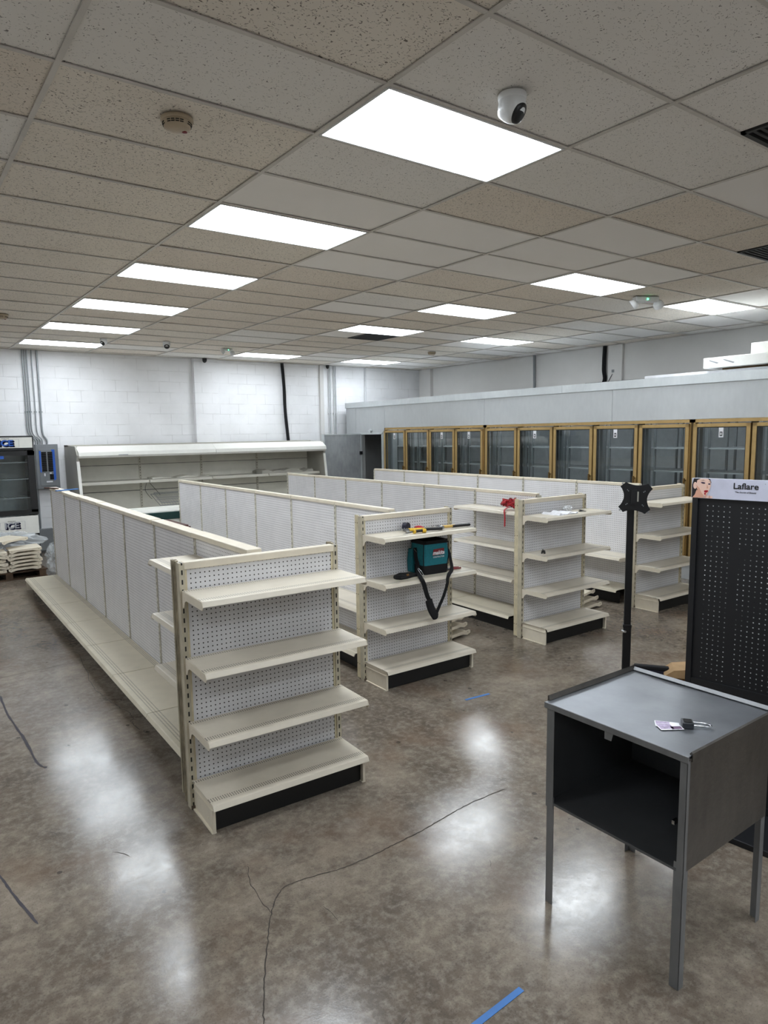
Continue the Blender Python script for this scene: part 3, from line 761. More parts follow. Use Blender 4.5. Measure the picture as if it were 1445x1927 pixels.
# ------------------------------------------------------------------ chest freezers between the runs
def freezer(loc, W_, D_, lab, rim, inner, H_=.9):
    t_ = thing('chest_freezer', lab, 'chest freezer', loc, 0)
    MB().box(0, W_, 0, .07, 0, H_-.03).box(0, W_, D_-.07, D_, 0, H_-.03).box(0, .07, .07, D_-.07, 0, H_-.03).box(W_-.07, W_, .07, D_-.07, 0, H_-.03).box(.07, W_-.07, .07, D_-.07, 0, .3).build('cabinet', 'white_enamel', t_)
    MB().box(0, W_, -.01, .1, H_-.03, H_).box(0, W_, D_-.1, D_+.01, H_-.03, H_).box(0, .1, .1, D_-.1, H_-.03, H_).box(W_-.1, W_, .1, D_-.1, H_-.03, H_).build('top_rim', rim, t_, bevel=.008)
    MB().box(-.02, W_+.02, -.03, -.0, H_-.13, H_-.02).build('bumper', inner, t_, bevel=.008)
    l_ = MB().prism([(.10, H_-.05), (D_-.1, H_-.02), (D_-.1, H_-.012), (.10, H_-.04)], 'x', .1, W_-.1).build('lid', 'gasket' if rim == 'maroon' else 'white_enamel', t_)
    MB().box(W_*.3, W_*.3+.12, .16, .2, H_-.04, H_-.015).build('handle', 'black_plastic', l_)
freezer((2.5, 10.06, 0), 1.75, .70, 'white chest freezer with dark green bumper, beyond the second run', 'white_enamel', 'green_bumper')
freezer((2.34, 8.25, 0), .75, .72, 'chest freezer with brown-red rim between the first two runs', 'maroon', 'maroon')

# ------------------------------------------------------------------ ICE display cooler
ic = thing('ice_display_cooler', 'black glass-door display cooler with ICE signs at the left picture edge', 'cooler', (1.275, 12.1, 0), 0)
Wi = .765
m = MB(); m.box(0, .035, .06, .78, .08, 2.03); m.box(Wi-.035, Wi, .06, .78, .08, 2.03); m.box(0, Wi, .74, .8, .08, 2.03); m.box(0, Wi, .06, .78, 1.95, 2.04); m.box(0, Wi, .06, .78, .06, .5)
m.build('cabinet', 'black_plastic', ic)
MB().box(.035, Wi-.035, .70, .738, .5, 1.95).build('inner_liner', 'white_paint', ic)
for z in (.75, 1.05, 1.35, 1.62):
    s_ = MB(); s_.box(.04, Wi-.04, .12, .128, z, z+.012)
    for k in range(12): s_.box(.05+k*.055, .056+k*.055, .12, .68, z+.002, z+.008)
    s_.build('wire_shelf', 'white_paint', ic)
hd = MB().box(0, Wi, -.02, .06, 1.82, 2.05).build('header_sign_box', 'black_plastic', ic, bevel=.006)
MB().box(.02, Wi-.02, -.024, -.02, 1.86, 2.025).build('header_sign', 'white_enamel', hd)
d = MB(); d.box(0, .09, -.01, .06, .83, 1.81); d.box(Wi-.1, Wi, -.01, .06, .83, 1.81); d.box(0, Wi, -.01, .06, .79, .87); d.box(0, Wi, -.01, .06, 1.74, 1.81)
dr = d.build('glass_door', 'black_plastic', ic)
MB().box(.085, Wi-.095, .015, .022, .86, 1.75).build('glass_pane', 'glass_pane', dr)
MB().box(.02, .045, -.06, -.03, 1.1, 1.5).box(.02, .045, -.04, -.0, 1.1, 1.13).box(.02, .045, -.04, 0, 1.47, 1.5).build('handle', 'black_plastic', dr)
MB().box(.27, .33, .004, .015, 1.69, 1.74).build('blue_sticker', 'label_blue', dr)
lp = MB().box(.01, Wi-.01, -.012, .06, .48, .77).build('lower_panel', 'white_enamel', ic, bevel=.004)
gm = MB()
for k in range(7): gm.prism([(.0, .12+k*.05), (.05, .14+k*.05), (.05, .148+k*.05), (.0, .128+k*.05)], 'x', .02, Wi-.02)
gm.box(0, Wi, .05, .07, .06, .47); gm.build('vent_grille', 'black_plastic', ic)
MB().box(.0, .06, .1, .16, 0, .08).box(Wi-.06, Wi, .1, .16, 0, .08).box(0, .06, .66, .72, 0, .08).box(Wi-.06, Wi, .66, .72, 0, .08).build('foot', 'black_plastic', ic)
def ice_logo(par, cx, cz, y, front):
    fm = MB(); q = .0012
    for x0, x1, z0, z1 in ((-.185, .17, -.055-q, -.055), (-.185, .17, .065, .065+q), (-.185, -.185+q*1.5, -.055, .065), (.17-q*1.5, .17, -.055, .065)): fm.box(cx+x0, cx+x1, y-.001, y, cz+z0, cz+z1)
    fm.build('sign_border', 'navy', par)
    for k in range(7): text('ice_letters_shadow', 'ICE', .125, 'navy', par, (cx-.02+.0035*k, y-.0006, cz-.035-.0028*k), (PI/2, 0, 0), .0003, sx=1.15, offset=.006)
    text('ice_letters', 'ICE', .125, front, par, (cx-.02, y-.002, cz-.035), (PI/2, 0, 0), .0005, sx=1.15, offset=.004)
    text('small_letters', 'SPARKLING', .022, 'ink', par, (cx-.02, y-.001, cz+.069), (PI/2, 0, 0), .0003)
ice_logo(ic, .385, 1.93, -.0245, 'label_blue')
ice_logo(ic, .385, .625, -.0125, 'letter_grey')

# pallet with stacked metal shelf brackets, and plastic wrap
pl = thing('wooden_pallet', 'dark wooden pallet on the floor in front of the ice cooler', 'pallet', (.85, 10.72, 0), .05)
for x in (0, .48, .92): MB().box(x, x+.09, 0, 1.0, .018, .10).build('stringer', 'pallet_wood', pl)
for k in range(6): MB().box(-.02, 1.03, k*.18, k*.18+.11, .10, .118).build('deck_board', 'pallet_wood', pl)
for k in range(3): MB().box(-.02, 1.03, k*.42, k*.42+.1, 0, .018).build('bottom_board', 'pallet_wood', pl)
bprof = [(0, 0), (.44, 0), (.44, .02), (.40, .025), (.37, .045), (.10, .06), (.06, .09), (0, .095)]
def bracket_tray(loc, rz, lab, grp='stacked base brackets on the pallet', tx=0.0, ty=0.0, ln=.42, open_top=False):
    t_ = thing('shelf_base_part', lab, 'shelf part', loc, rz, grp); t_.rotation_euler = (tx, ty, rz)
    MB().prism([(0, .02), (.03, .0), (.10, .018), (.16, .02), (.30, .018), (.37, .0), (.42, .012), (.42, .038), (.40, .048), (.02, .048), (0, .04)], 'y', 0, .003).build('side_plate', 'cream', t_)
    MB().box(0, .42, .003, ln, (.018 if open_top else .043), (.021 if open_top else .046)).build('flange', 'cream', t_)
    MB().prism([(0, .02), (.03, .0), (.10, .018), (.30, .018), (.37, .0), (.42, .012), (.42, .038), (.40, .048), (.02, .048)], 'y', ln-.003, ln).build('side_plate', 'cream', t_)
    h = MB()
    for x in (.03, .38): h.cyl((x, -.001, .03), (x, .0, .03), .005, n=8)
    h.build('rivets', 'rusty_steel', t_)
    return t_
lvl = ['bottom', 'second', 'third', 'fourth', 'fifth', 'top']
for k in range(6):
    bracket_tray((1.37+.015*((k*7) % 3), 10.74+.01*(k % 2), .118+k*.052), -.06+.03*(k % 3)-.02, 'cream metal shelf part, %s layer of the right pallet pile' % lvl[k], ty=-.04)
    bracket_tray((.93+.02*((k*5) % 3), 10.74+.012*(k % 2), .118+k*.050), .05-.03*(k % 3), 'cream metal shelf part, %s layer of the left pallet pile' % lvl[k], ty=.02)
bracket_tray((1.33, 10.86, .50), .5, 'cream shelf part lying slanted on top of the pallet pile', ty=-.05)
def crumple(name, loc, rx, ry, rz_, mat, lab, seed, cat, n=26, m_=14, amp=.35):
    r = random.Random(seed); vs = []; fs = []
    for i in range(m_+1):
        for k in range(n):
            th = PI*i/m_; ph = 2*PI*k/n; q = 1+r.uniform(-amp, amp)*(.4 if i in (0, m_) else 1)
            vs.append((rx*math.sin(th)*math.cos(ph)*q, ry*math.sin(th)*math.sin(ph)*q, rz_*(1+math.cos(th)*q if math.cos(th) > -.5 else .5*(1+math.cos(th)))))
    for i in range(m_):
        for k in range(n): fs.append((i*n+k, (i+1)*n+k, (i+1)*n+(k+1) % n, i*n+(k+1) % n))
    return tag(MB().add(vs, fs).build(name, mat, None, loc), lab, cat)
crumple('plastic_wrap', (2.02, 10.98, 0.01), .10, .16, .20, 'clear_plastic', 'crumpled clear plastic wrap heaped beside the pallet', 4, 'plastic wrap')
crumple('plastic_wrap', (1.5, 11.5, 0.30), .42, .12, .14, 'clear_plastic', 'clear plastic wrap draped behind the pallet pile, below the ice cooler', 8, 'plastic wrap')

# loose shelf parts on the floor between the runs
k_ = 0
for base, rz, nm in (((4.2, 4.72), .15, 'second end unit'), ((6.12, 4.60), .1, 'third end unit')):
    for k, l_ in enumerate(('lowest', 'middle', 'uppermost')):
        bracket_tray((base[0]+.02*k, base[1]+.03*k, .002+.062*k), rz+.07*k, '%s loose cream shelf part on the floor behind the %s' % (l_, nm), 'loose shelf parts on the floor', ty=-.02, open_top=True)

# ------------------------------------------------------------------ tool bag and tools
bag = thing('tool_bag', 'teal and black open tool bag with shoulder strap on the second end unit', 'tool bag', (3.652, 4.272, .842), -.08)
def loft(rings, m=None, smooth=False, cap0=True, cap1=True, mb=None):
    mb = mb or MB(); n = len(rings[0]); vs = [v for r in rings for v in r]
    fs = [(i*n+k, i*n+(k+1) % n, (i+1)*n+(k+1) % n, (i+1)*n+k) for i in range(len(rings)-1) for k in range(n)]
    mb.add(vs, fs, m, smooth)
    if cap0: mb.add(rings[0], [list(range(n))[::-1]], m)
    if cap1: mb.add(rings[-1], [list(range(n))], m)
    return mb
def rr(cx, cy, a, b, r, z, n=5, skew=0.0):
    out = []
    for sx_, sy_, a0 in ((1, 1, 0), (-1, 1, PI/2), (-1, -1, PI), (1, -1, 1.5*PI)):
        for k in range(n):
            an = a0+PI/2*k/(n-1); out.append((cx+sx_*(a-r)+r*math.cos(an)+skew*z, cy+sy_*(b-r)+r*math.sin(an), z))
    return out
A_, B_ = .128, .1
MBt = loft([rr(0, 0, A_*.97, B_*.95, .03, .0), rr(0, 0, A_, B_, .03, .03), rr(0, 0, A_, B_, .03, .075)], cap1=False); MBt.build('base_band', 'black_fabric', bag)
MBt = loft([rr(0, 0, A_-.002, B_-.002, .03, .075), rr(0, 0, A_+.004, B_+.004, .03, .15), rr(0, 0, A_-.006, B_, .03, .262)], cap0=False, cap1=False)
MBt = loft([rr(0, 0, A_-.018, B_-.012, .03, .262), rr(0, 0, A_-.014, B_-.014, .03, .08)], cap0=False, mb=MBt); MBt.build('body', 'teal', bag)
MBt = loft([rr(0, 0, A_-.0, B_+.004, .03, .25), rr(0, 0, A_-.004, B_+.004, .03, .278), rr(0, 0, A_-.02, B_-.016, .03, .275), rr(0, 0, A_-.022, B_-.018, .03, .1)], cap0=False); MBt.build('rim', 'black_fabric', bag)
MB().prism([(-A_+.02, .272), (A_-.03, .268), (A_-.06, .285), (-A_*.2, .292)], 'y', B_-.03, B_-.012).build('open_flap', 'black_fabric', bag)
for x in (-A_+.002, A_-.004): MB().tube([(x, -B_+.008, .07), (x-.003, -B_+.004, .15), (x, -B_+.006, .262)], .0035, 6).build('seam_piping', 'black_fabric', bag)
lb_ = MB().prism([(-.045, .155), (.07, .158), (.07, .21), (-.035, .206)], 'y', -B_-.008, -B_-.005).build('brand_patch', 'red_dark', bag)
text('brand_letters', 'makita', .044, 'paper', bag, (.014, -B_-.0085, .162), (PI/2, 0, 0), .0006, sx=1.0, shear=.25, offset=.0012)
text('brand_small_letters', 'CONTRACTOR', .0165, 'paper', bag, (.014, -B_-.0085, .136), (PI/2, 0, 0), .0004, shear=.2)
MB().prism([(-A_-.03, .01), (-A_-.002, .0), (-A_-.002, .2), (-A_-.02, .2), (-A_-.034, .1)], 'y', B_-.07, B_-.01).build('side_pocket', 'teal', bag)
MB().tube(bez([(-A_-.004, .01, .215), (-A_-.012, -.005, .16), (-A_-.012, -.02, .10), (-.165, -.07, .035), (-.205, -.15, .014), (-.237, -.218, .006), (-.232, -.242, -.03), (-.205, -.245, -.12), (-.178, -.245, -.175)], 7), 0, 8, flat=(.019, .003, (.8, -.6, 0))).build('strap', 'black_fabric', bag)
MB().tube(bez([(A_+.002, -B_+.02, .19), (A_+.006, -B_-.006, .12), (.11, -.16, .04), (.03, -.225, .012), (.0, -.245, -.02), (-.005, -.247, -.06), (-.04, -.247, -.15), (-.085, -.247, -.23), (-.125, -.25, -.30)], 7), 0, 8, flat=(.017, .003, (1, .1, 0))).build('strap', 'black_fabric', bag)
MB().tube(bez([(-.187, -.246, -.165), (-.178, -.25, -.21), (-.155, -.25, -.26), (-.125, -.248, -.305), (-.112, -.248, -.325)], 6), 0, 10, flat=((lambda u: .04-.006*abs(u-.4)-.028*max(0, u-.8)*4), .009, (1, .2, .5))).build('shoulder_pad', 'black_fabric', bag)
MB().tube(bez([(-.19, -.11, .07), (-.175, -.13, .045), (-.165, -.15, .01), (-.178, -.15, .008), (-.2, -.12, .06), (-.19, -.11, .07)], 5), .003, 6).build('carabiner', 'chrome', bag)
MB().tube([(-A_-.02, -.03, .185), (-A_-.02, .005, .205)], .005, 6).build('strap_buckle', 'chrome', bag)

def pouch():
    o = thing('tool_pouch', 'black fabric tool pouch lying left of the teal bag', 'pouch', (3.345, 4.235, .842), .1)
    r = random.Random(2)
    pr = [(-.10, -.02), (-.085, -.06), (-.02, -.065), (.06, -.05), (.12, -.05), (.13, .0), (.10, .05), (.02, .075), (-.05, .06), (-.09, .02)]
    rings = []
    for z, s in ((0, .95), (.010, 1.03), (.018, 1.0), (.024, .78), (.027, .4)): rings.append([(x*s, y*s, z+(.004*math.sin(i*2.1) if z > .01 else 0)) for i, (x, y) in enumerate(pr)])
    loft(rings).build('body', 'black_fabric', o)
    text('emblem', 'XX', .022, 'orange', o, (-.0, -.055, .022), (1.0, 0, .1), .0006)
pouch()

def hammer(loc, rz, lab, hc_, gc, L_=.36):
    t_ = thing('hammer', lab, 'hammer', loc, rz, 'hammers on the tool shelf')
    MB().tube([(0.01, 0, .018), (L_*.5, 0, .017)], 0, 10, flat=(.015, .013, (0, 1, 0))).build('handle', hc_, t_)
    MB().tube(bez([(L_*.42, 0, .016), (L_*.6, 0, .017), (L_*.9, 0, .017), (L_*.98, 0, .018), (L_, 0, .018)], 4), 0, 10, flat=(.017, .013, (0, 1, 0))).build('grip', gc, t_)
    h = MB(); h.cyl((0, -.055, .02), (0, -.03, .02), .016, .016, 12); h.cyl((0, -.03, .02), (0, .01, .02), .011, .013, 12)
    h.tube(bez([(0, .01, .02), (-.005, .04, .02), (-.02, .075, .014)], 5), 0, 8, flat=(.012, .005, (1, 0, 0))); h.box(-.014, .014, -.014, .014, .006, .034)
    h.build('head', 'chrome', t_)
hammer((3.705, 4.21, 1.201), -.16, 'hammer with cream handle and black grip, right side of the tool shelf', 'wood_yellow', 'black_plastic', .30)
hammer((3.40, 4.262, 1.201), -.42, 'hammer with yellow shaft and black grip among the small tools', 'yellow', 'black_plastic', .30)
k1 = thing('utility_knife', 'yellow and black handled knife with blade pointing left', 'knife', (3.395, 4.15, 1.203), -.02)
k1.scale = (.85, .95, 1)
MB().tube(bez([(0, 0, .014), (.05, 0, .016), (.09, -.004, .016), (.115, -.012, .014)], 4), 0, 10, flat=(.015, .012, (0, 1, 0))).build('handle', 'black_plastic', k1)
MB().tube([(-.012, 0, .014), (.005, 0, .014)], .0165, 10).tube([(.088, -.004, .016), (.12, -.014, .014)], .017, 10).build('handle_bands', 'yellow', k1)
MB().prism([(-.012, .010), (-.09, .002), (-.14, .004), (-.09, .012), (-.012, .022)], 'y', -.0012, .0012).build('blade', 'chrome', k1)
tp = thing('tape_measure', 'round dark tape measure at the left of the tools', 'tape measure', (3.45, 4.325, 1.201), .3)
MB().cyl((0, -.02, .034), (0, .02, .034), .034, n=24).build('case', 'navy_cover', tp, bevel=.005)
MB().box(.03, .05, -.01, .01, .0, .012).build('tape_tab', 'yellow', tp)
rt = thing('red_pliers', 'red-handled pliers lying behind the yellow tools', 'pliers', (3.54, 4.31, 1.201), .1)
rt.scale = (.75, .9, 1)
MB().tube(bez([(0, .01, .018), (.05, .022, .02), (.1, .012, .015)], 5), .010, 8).build('handle', 'red', rt)
MB().tube(bez([(0, -.01, .015), (.05, -.02, .015), (.1, -.012, .012)], 5), .010, 8).build('handle', 'red', rt)
MB().tube([(-.05, 0, .012), (0.005, 0, .014)], 0, 8, flat=(.014, .006, (0, 1, 0))).build('jaw', 'dark_steel', rt)
pr_ = thing('pliers', 'dark red pliers beside the tool bag on the second shelf', 'pliers', (3.83, 4.22, .842), -.1)
MB().tube(bez([(0, .012, .01), (.05, .02, .012), (.1, .006, .01)], 5), .008, 8).build('handle', 'red_dark', pr_)
MB().tube(bez([(0, -.012, .01), (.05, -.026, .012), (.1, -.02, .01)], 5), .008, 8).build('handle', 'red_dark', pr_)
MB().tube([(-.045, 0, .01), (0.005, 0, .012)], 0, 8, flat=(.012, .006, (0, 1, 0))).build('jaw', 'dark_steel', pr_)

# red bundle on the third run's side shelf
rb = thing('red_strap_bundle', 'crumpled red ribbon bundle hanging over the side shelf edge', 'ribbon', (5.20, 4.80, 1.2))
r = random.Random(12)
for k in range(16):
    a = r.uniform(0, 2*PI); R0 = r.uniform(.025, .065); cxx, cyy = r.uniform(-.05, .05), r.uniform(-.07, .07)
    pts = [(cxx+R0*math.cos(a+q*1.1)*r.uniform(.6, 1.1), cyy+R0*1.2*math.sin(a+q*1.1)*r.uniform(.6, 1.1), .022+.035*abs(math.sin(q*1.3+k))+.006*k*.6) for q in range(6)]
    MB().tube(bez(pts, 4), 0, 8, flat=(.013, .0022, (r.uniform(-.9, .9), r.uniform(-.9, .9), 1))).build('ribbon_loop', 'red' if k % 3 else 'red_dark', rb)
MB().tube(bez([(-.06, -.03, .03), (-.13, -.06, .03), (-.172, -.07, .005), (-.176, -.08, -.06), (-.178, -.08, -.15)], 6), 0, 8, flat=(.014, .003, (.3, 1, 0))).build('hanging_end', 'red', rb)

# paper, plastic cup, keys; clip on the shelf below
slab('paper_sheet', (5.28, 4.25, 1.2005), .05, .30, .21, .002, 'paper', 'white sheet of paper on the top shelf of the third end unit', 6, 'paper', amp=.0012)
crumple('crumpled_bag', (5.47, 4.30, 1.203), .05, .04, .028, 'clear_plastic', 'small clear crumpled bag behind the white paper', 3, 'plastic bag', 18, 10, .25)
kk = thing('keys', 'bunch of small keys right of the crumpled bag', 'keys', (5.55, 4.22, 1.201))
for k in range(3): MB().box(0, .06, -.01, .01, .002+.004*k, .005+.004*k).cyl((-.0, 0, .002+.004*k), (0, 0, .005+.004*k), .014, n=12).build('key', 'dark_steel', kk, (.01*k, 0, 0), .7*k-.5)
cl = thing('binder_clip', 'small black clip standing on the second shelf of the third end unit', 'clip', (5.03, 4.23, .841), .4)
MB().prism([(-.018, 0), (-.008, 0), (-.004, .02), (.004, .02), (.008, 0), (.018, 0), (.012, .03), (-.012, .03)], 'x', -.016, .016).build('body', 'black_plastic', cl)
MB().tube(bez([(-.01, 0, .03), (0, .01, .042), (.01, 0, .03)], 5), .0025, 6).build('wire_arm', 'dark_steel', cl)

# ------------------------------------------------------------------ pole stand with mounting plate
ps = thing('television_stand', 'black pole stand with X-shaped mounting plate behind the steel cabinet', 'stand', (3.716, 2.452, 0), -.93)
MB().box(-.2, .2, -.14, .14, 0, .012).build('base_plate', 'black_plastic', ps, bevel=.004)
MB().box(-.024, .024, -.024, .024, .012, .775).build('lower_pole', 'black_plastic', ps, bevel=.004)
MB().box(-.0205, .0205, -.0205, .0205, .775, 1.60).box(-.026, .026, -.026, .026, .765, .785).build('upper_pole', 'black_plastic', ps, bevel=.003)
MB().cyl((-.03, -.025, .745), (-.012, -.045, .745), .008, n=12).build('locking_screw', 'chrome', ps)
Hh = .092; cut = .045
outl = []
for sx_, sz_ in ((1, 1), (-1, 1), (-1, -1), (1, -1)):
    pass
c4 = [(-Hh, Hh), (Hh, Hh), (Hh, -Hh), (-Hh, -Hh)]
def arc(p, q, dep, n=12):
    P0, P1 = Vector(p), Vector(q); mid = (P0+P1)/2; inn = -mid.normalized()
    return [tuple(P0.lerp(P1, k/n)+inn*dep*math.sin(PI*k/n)**.8) for k in range(n+1)]
o_ = []
tip = .03
for k in range(4):
    p, q = c4[k], c4[(k+1) % 4]; P0, P1 = Vector(p), Vector(q); dr_ = (P1-P0).normalized()
    o_ += arc(P0+dr_*tip, P1-dr_*tip, .016 if k % 2 == 0 else .026)
plate = MB(); n_ = len(o_)
R_ = Matrix.Rotation(.08, 4, 'Y')
cen = Vector((0.022, -.055, 1.582))
vs = [R_ @ Vector((x, -.0, z)) + cen for x, z in o_] + [R_ @ Vector((x, .004, z)) + cen for x, z in o_] + [R_ @ Vector((0, 0, 0)) + cen, R_ @ Vector((0, .004, 0)) + cen]
fs = [(i, (i+1) % n_, n_+(i+1) % n_, n_+i) for i in range(n_)] + [((i+1) % n_, i, 2*n_) for i in range(n_)] + [(n_+i, n_+(i+1) % n_, 2*n_+1) for i in range(n_)]
plate.add(vs, fs); po = plate.build('mounting_plate', 'black_plastic', ps)
hb = MB()
for sx_ in (-1, 1):
    for sz_ in (-1, 1):
        for q in (.88, .54, .47):
            c = R_ @ Vector((sx_*Hh*q, -.0, sz_*Hh*(q if q > .8 else q*.9))) + cen
            hb.cyl(c, c+Vector((0, -.0008, 0)), .0055 if q > .8 else .003, n=10)
hb.build('screw_holes', 'silver', po)
MB().box(-.035, .035, -.052, .021, 1.54, 1.62).box(-.016, .016, -.064, -.052, 1.545, 1.63).build('tilt_bracket', 'black_plastic', ps, (.012, 0, 0))
MB().box(.032, .04, -.0585, -.057, 1.56, 1.62).build('bright_slot', 'case_grey', ps)

# ------------------------------------------------------------------ black pegboard display stand
# runs from the far edge (3.46,1.91) towards the viewer
dd_ = thing('pegboard_display', 'black pegboard display stand with beauty header at the right picture edge', 'display stand', (3.46, 1.915, 0), 0)
dd_.rotation_euler = (0, 0, -PI/2+.123)        # local x runs towards the viewer, -y faces left
Ld = 1.0
MB().box(0, Ld, 0, .03, .05, 1.635).build('pegboard_panel', 'black_board', dd_)
MB().box(0, .028, -.012, .04, 0.03, 1.64).box(Ld-.028, Ld, -.012, .04, .03, 1.64).box(0, Ld, -.008, .04, .6, .66).box(.0, Ld, -.008, .03, .03, .07).build('frame', 'black_board', dd_)
hb = MB(); hn = 6
for ix in range(34):
    if ix % 8 == 5: continue
    for iz in range(58):
        x = .075+ix*.0272; z = .10+iz*.0262
        if x > Ld-.05 or abs(z-.63) < .045 or z > 1.61: continue
        vs = [(x+.0033*math.cos(2*PI*k/hn), -.0008, z+.0033*math.sin(2*PI*k/hn)) for k in range(hn)]
        hb.add(vs, [list(range(hn))])
t = NT('painted_peg_glint'); co = t.obj(); n = t.noise(co, 7, 3, .6)
t.set(col=t.mix(t.ramp(n, .38, .66), srgb('1c1d21'), srgb('dcdde0')), rough=.4, metal=.3); M['painted_peg_glint'] = t.m  # pale patches paint specular glints into the hole colour
hb.build('peg_holes', 'painted_peg_glint', dd_)
MB().box(-.25, Ld, -.0, .0, 0, 0)
MB().box(-.02, Ld+.02, -.33, .3, 0, .03).build('base', 'black_board', dd_, bevel=.004)
hs = MB().box(-.006, Ld, -.012, .012, 1.632, 1.735).build('header_sign', 'header_print', dd_, (0, 0, 0))
yy = -.0125
def fl(pts, m_, k, mb): mb.add([(x, yy-.0004*k, z) for x, z in pts], [list(range(len(pts)))], m_)
def el(cx, cz, a, b, m_, k, mb, rot=0, n=18, a0=0, a1=2*PI):
    pts = []
    for q in range(n):
        an = a0+(a1-a0)*q/(n-1 if a1-a0 < 6.2 else n); x = a*math.cos(an); z = b*math.sin(an)
        pts.append((cx+x*math.cos(rot)-z*math.sin(rot), cz+x*math.sin(rot)+z*math.cos(rot)))
    fl(pts, m_, k, mb)
fm = MB()
fl([(-.004, 1.634), (-.004, 1.70), (.004, 1.733), (.085, 1.7335), (.092, 1.715), (.06, 1.66), (.035, 1.634)], 'hair', 1, fm)
fl([(.0, 1.634), (.012, 1.65), (.02, 1.675), (.05, 1.66), (.06, 1.634)], 'skin', 2, fm)           # neck
el(.012, 1.697, .0095, .018, 'skin_light', 3, fm)                                                   # ear
fl([(.022, 1.725), (.04, 1.7335), (.075, 1.7335), (.088, 1.722), (.091, 1.70), (.086, 1.68), (.076, 1.657), (.066, 1.645), (.052, 1.645), (.034, 1.66), (.022, 1.68), (.018, 1.70)], 'skin_light', 4, fm)
fl([(.018, 1.70), (.022, 1.68), (.034, 1.66), (.052, 1.645), (.058, 1.644), (.044, 1.664), (.034, 1.685)], 'skin', 5, fm)
el(.052, 1.712, .0115, .0045, 'eyeshadow', 6, fm, -.15); el(.053, 1.710, .008, .0024, 'ink', 7, fm, -.15); el(.083, 1.707, .006, .004, 'eyeshadow', 6, fm, .1); el(.084, 1.705, .004, .002, 'ink', 7, fm)
fl([(.038, 1.722), (.052, 1.7265), (.066, 1.721), (.052, 1.724)], 'ink', 7, fm); fl([(.077, 1.718), (.087, 1.7205), (.087, 1.7185)], 'ink', 7, fm)
fl([(.072, 1.706), (.078, 1.69), (.0775, 1.684), (.070, 1.684)], 'skin', 6, fm)
el(.069, 1.670, .011, .0045, 'lip', 7, fm, .08); el(.067, 1.6655, .008, .0035, 'lip', 7, fm)
for k in range(4): fl([(.062+.010*k, 1.634), (.064+.010*k, 1.648-.001*k), (.069+.010*k, 1.653-.002*k), (.072+.010*k, 1.648-.002*k), (.071+.010*k, 1.634)], 'skin_light' if k % 2 else 'skin', 9+k, fm)
el(.064, 1.656, .004, .005, 'lip', 8, fm)
fm.build('portrait_print', 'skin', hs)
text('brand_letters', 'Laflare', .042, 'ink', hs, (.257, yy-.0006, 1.688), (PI/2, 0, 0), .0003, offset=.0008, sx=1.05)
text('tagline_letters', 'The Secret of Beauty', .0115, 'ink', hs, (.257, yy-.0006, 1.668), (PI/2, 0, 0), .0003)
text('registered_mark', 'o', .008, 'ink', hs, (.345, yy-.0006, 1.715), (PI/2, 0, 0), .0002)

# cardboard box lying open on the floor behind the cabinet
cbx_ = thing('cardboard_box', 'torn open cardboard box on the floor behind the steel cabinet', 'box', (4.36, 2.56, 0), -.95)
MB().box(0, .45, 0, .01, 0, .24).box(0, .45, .26, .27, 0, .24).box(0, .01, 0, .27, 0, .24).box(.44, .45, 0, .27, 0, .24).box(0, .45, 0, .27, 0, .01).build('carton', 'cardboard', cbx_)
MB().prism([(.0, .24), (.06, .285), (.16, .30), (.20, .26), (.24, .275), (.30, .24), (.30, .232), (.0, .232)], 'y', .08, .27).build('torn_flap', 'cardboard', cbx_)
bk = thing('dark_blue_case', 'dark blue padded case leaning beside the torn cardboard box', 'case', (4.47, 2.74, 0), -.95)
MB().box(-.10, .11, -.03, .03, 0, .26).build('case_body', 'navy_cover', bk, bevel=.012)
MB().box(-.12, .12, -.034, .02, .245, .275).build('case_edge', 'black_fabric', bk, bevel=.01)

# ------------------------------------------------------------------ steel cabinet on legs
sc_ = thing('steel_cabinet', 'bare steel cabinet on four legs with open left front, nearest at right', 'cabinet', (2.152, 1.172, 0), 0)
Wt, Dt, Zb, Zt = .60, .60, .452, .885
# open face looks towards -x; rear and sides closed
for x, y in ((0, 0), (0, Dt-.028), (Wt-.028, 0), (Wt-.028, Dt-.028)):
    l_ = MB(); sx_ = 1 if x == 0 else -1; sy_ = 1 if y == 0 else -1
    X0, X1 = (x, x+.028); Y0, Y1 = (y, y+.028)
    lx = x if x == 0 else x+.025; ly = y if y == 0 else y+.025
    l_.box(lx, lx+.003, Y0-(.008 if y else 0), Y1+(0 if y else .008), 0, Zb+.03); l_.box(X0-(.004 if x else 0), X1+(0 if x else .004), ly, ly+.003, 0, Zb+.03); l_.build('leg', 'steel_leg', sc_, bevel=.001)
MB().box(-.003, .0, -.003, .024, Zb-.02, Zt-.02).box(-.003, .012, -.004, -.001, Zb-.02, Zt-.02).build('corner_strip', 'steel_leg', sc_)
MB().box(-.003, .0, Dt-.034, Dt+.003, Zb-.02, Zt-.02).build('corner_strip', 'steel_leg', sc_)
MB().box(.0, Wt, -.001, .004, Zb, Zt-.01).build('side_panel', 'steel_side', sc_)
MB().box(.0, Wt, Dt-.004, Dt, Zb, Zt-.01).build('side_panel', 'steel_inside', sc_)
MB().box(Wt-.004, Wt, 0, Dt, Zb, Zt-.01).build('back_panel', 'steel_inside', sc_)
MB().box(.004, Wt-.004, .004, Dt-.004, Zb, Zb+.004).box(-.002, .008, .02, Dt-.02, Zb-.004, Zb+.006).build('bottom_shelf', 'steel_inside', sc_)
tm = MB()
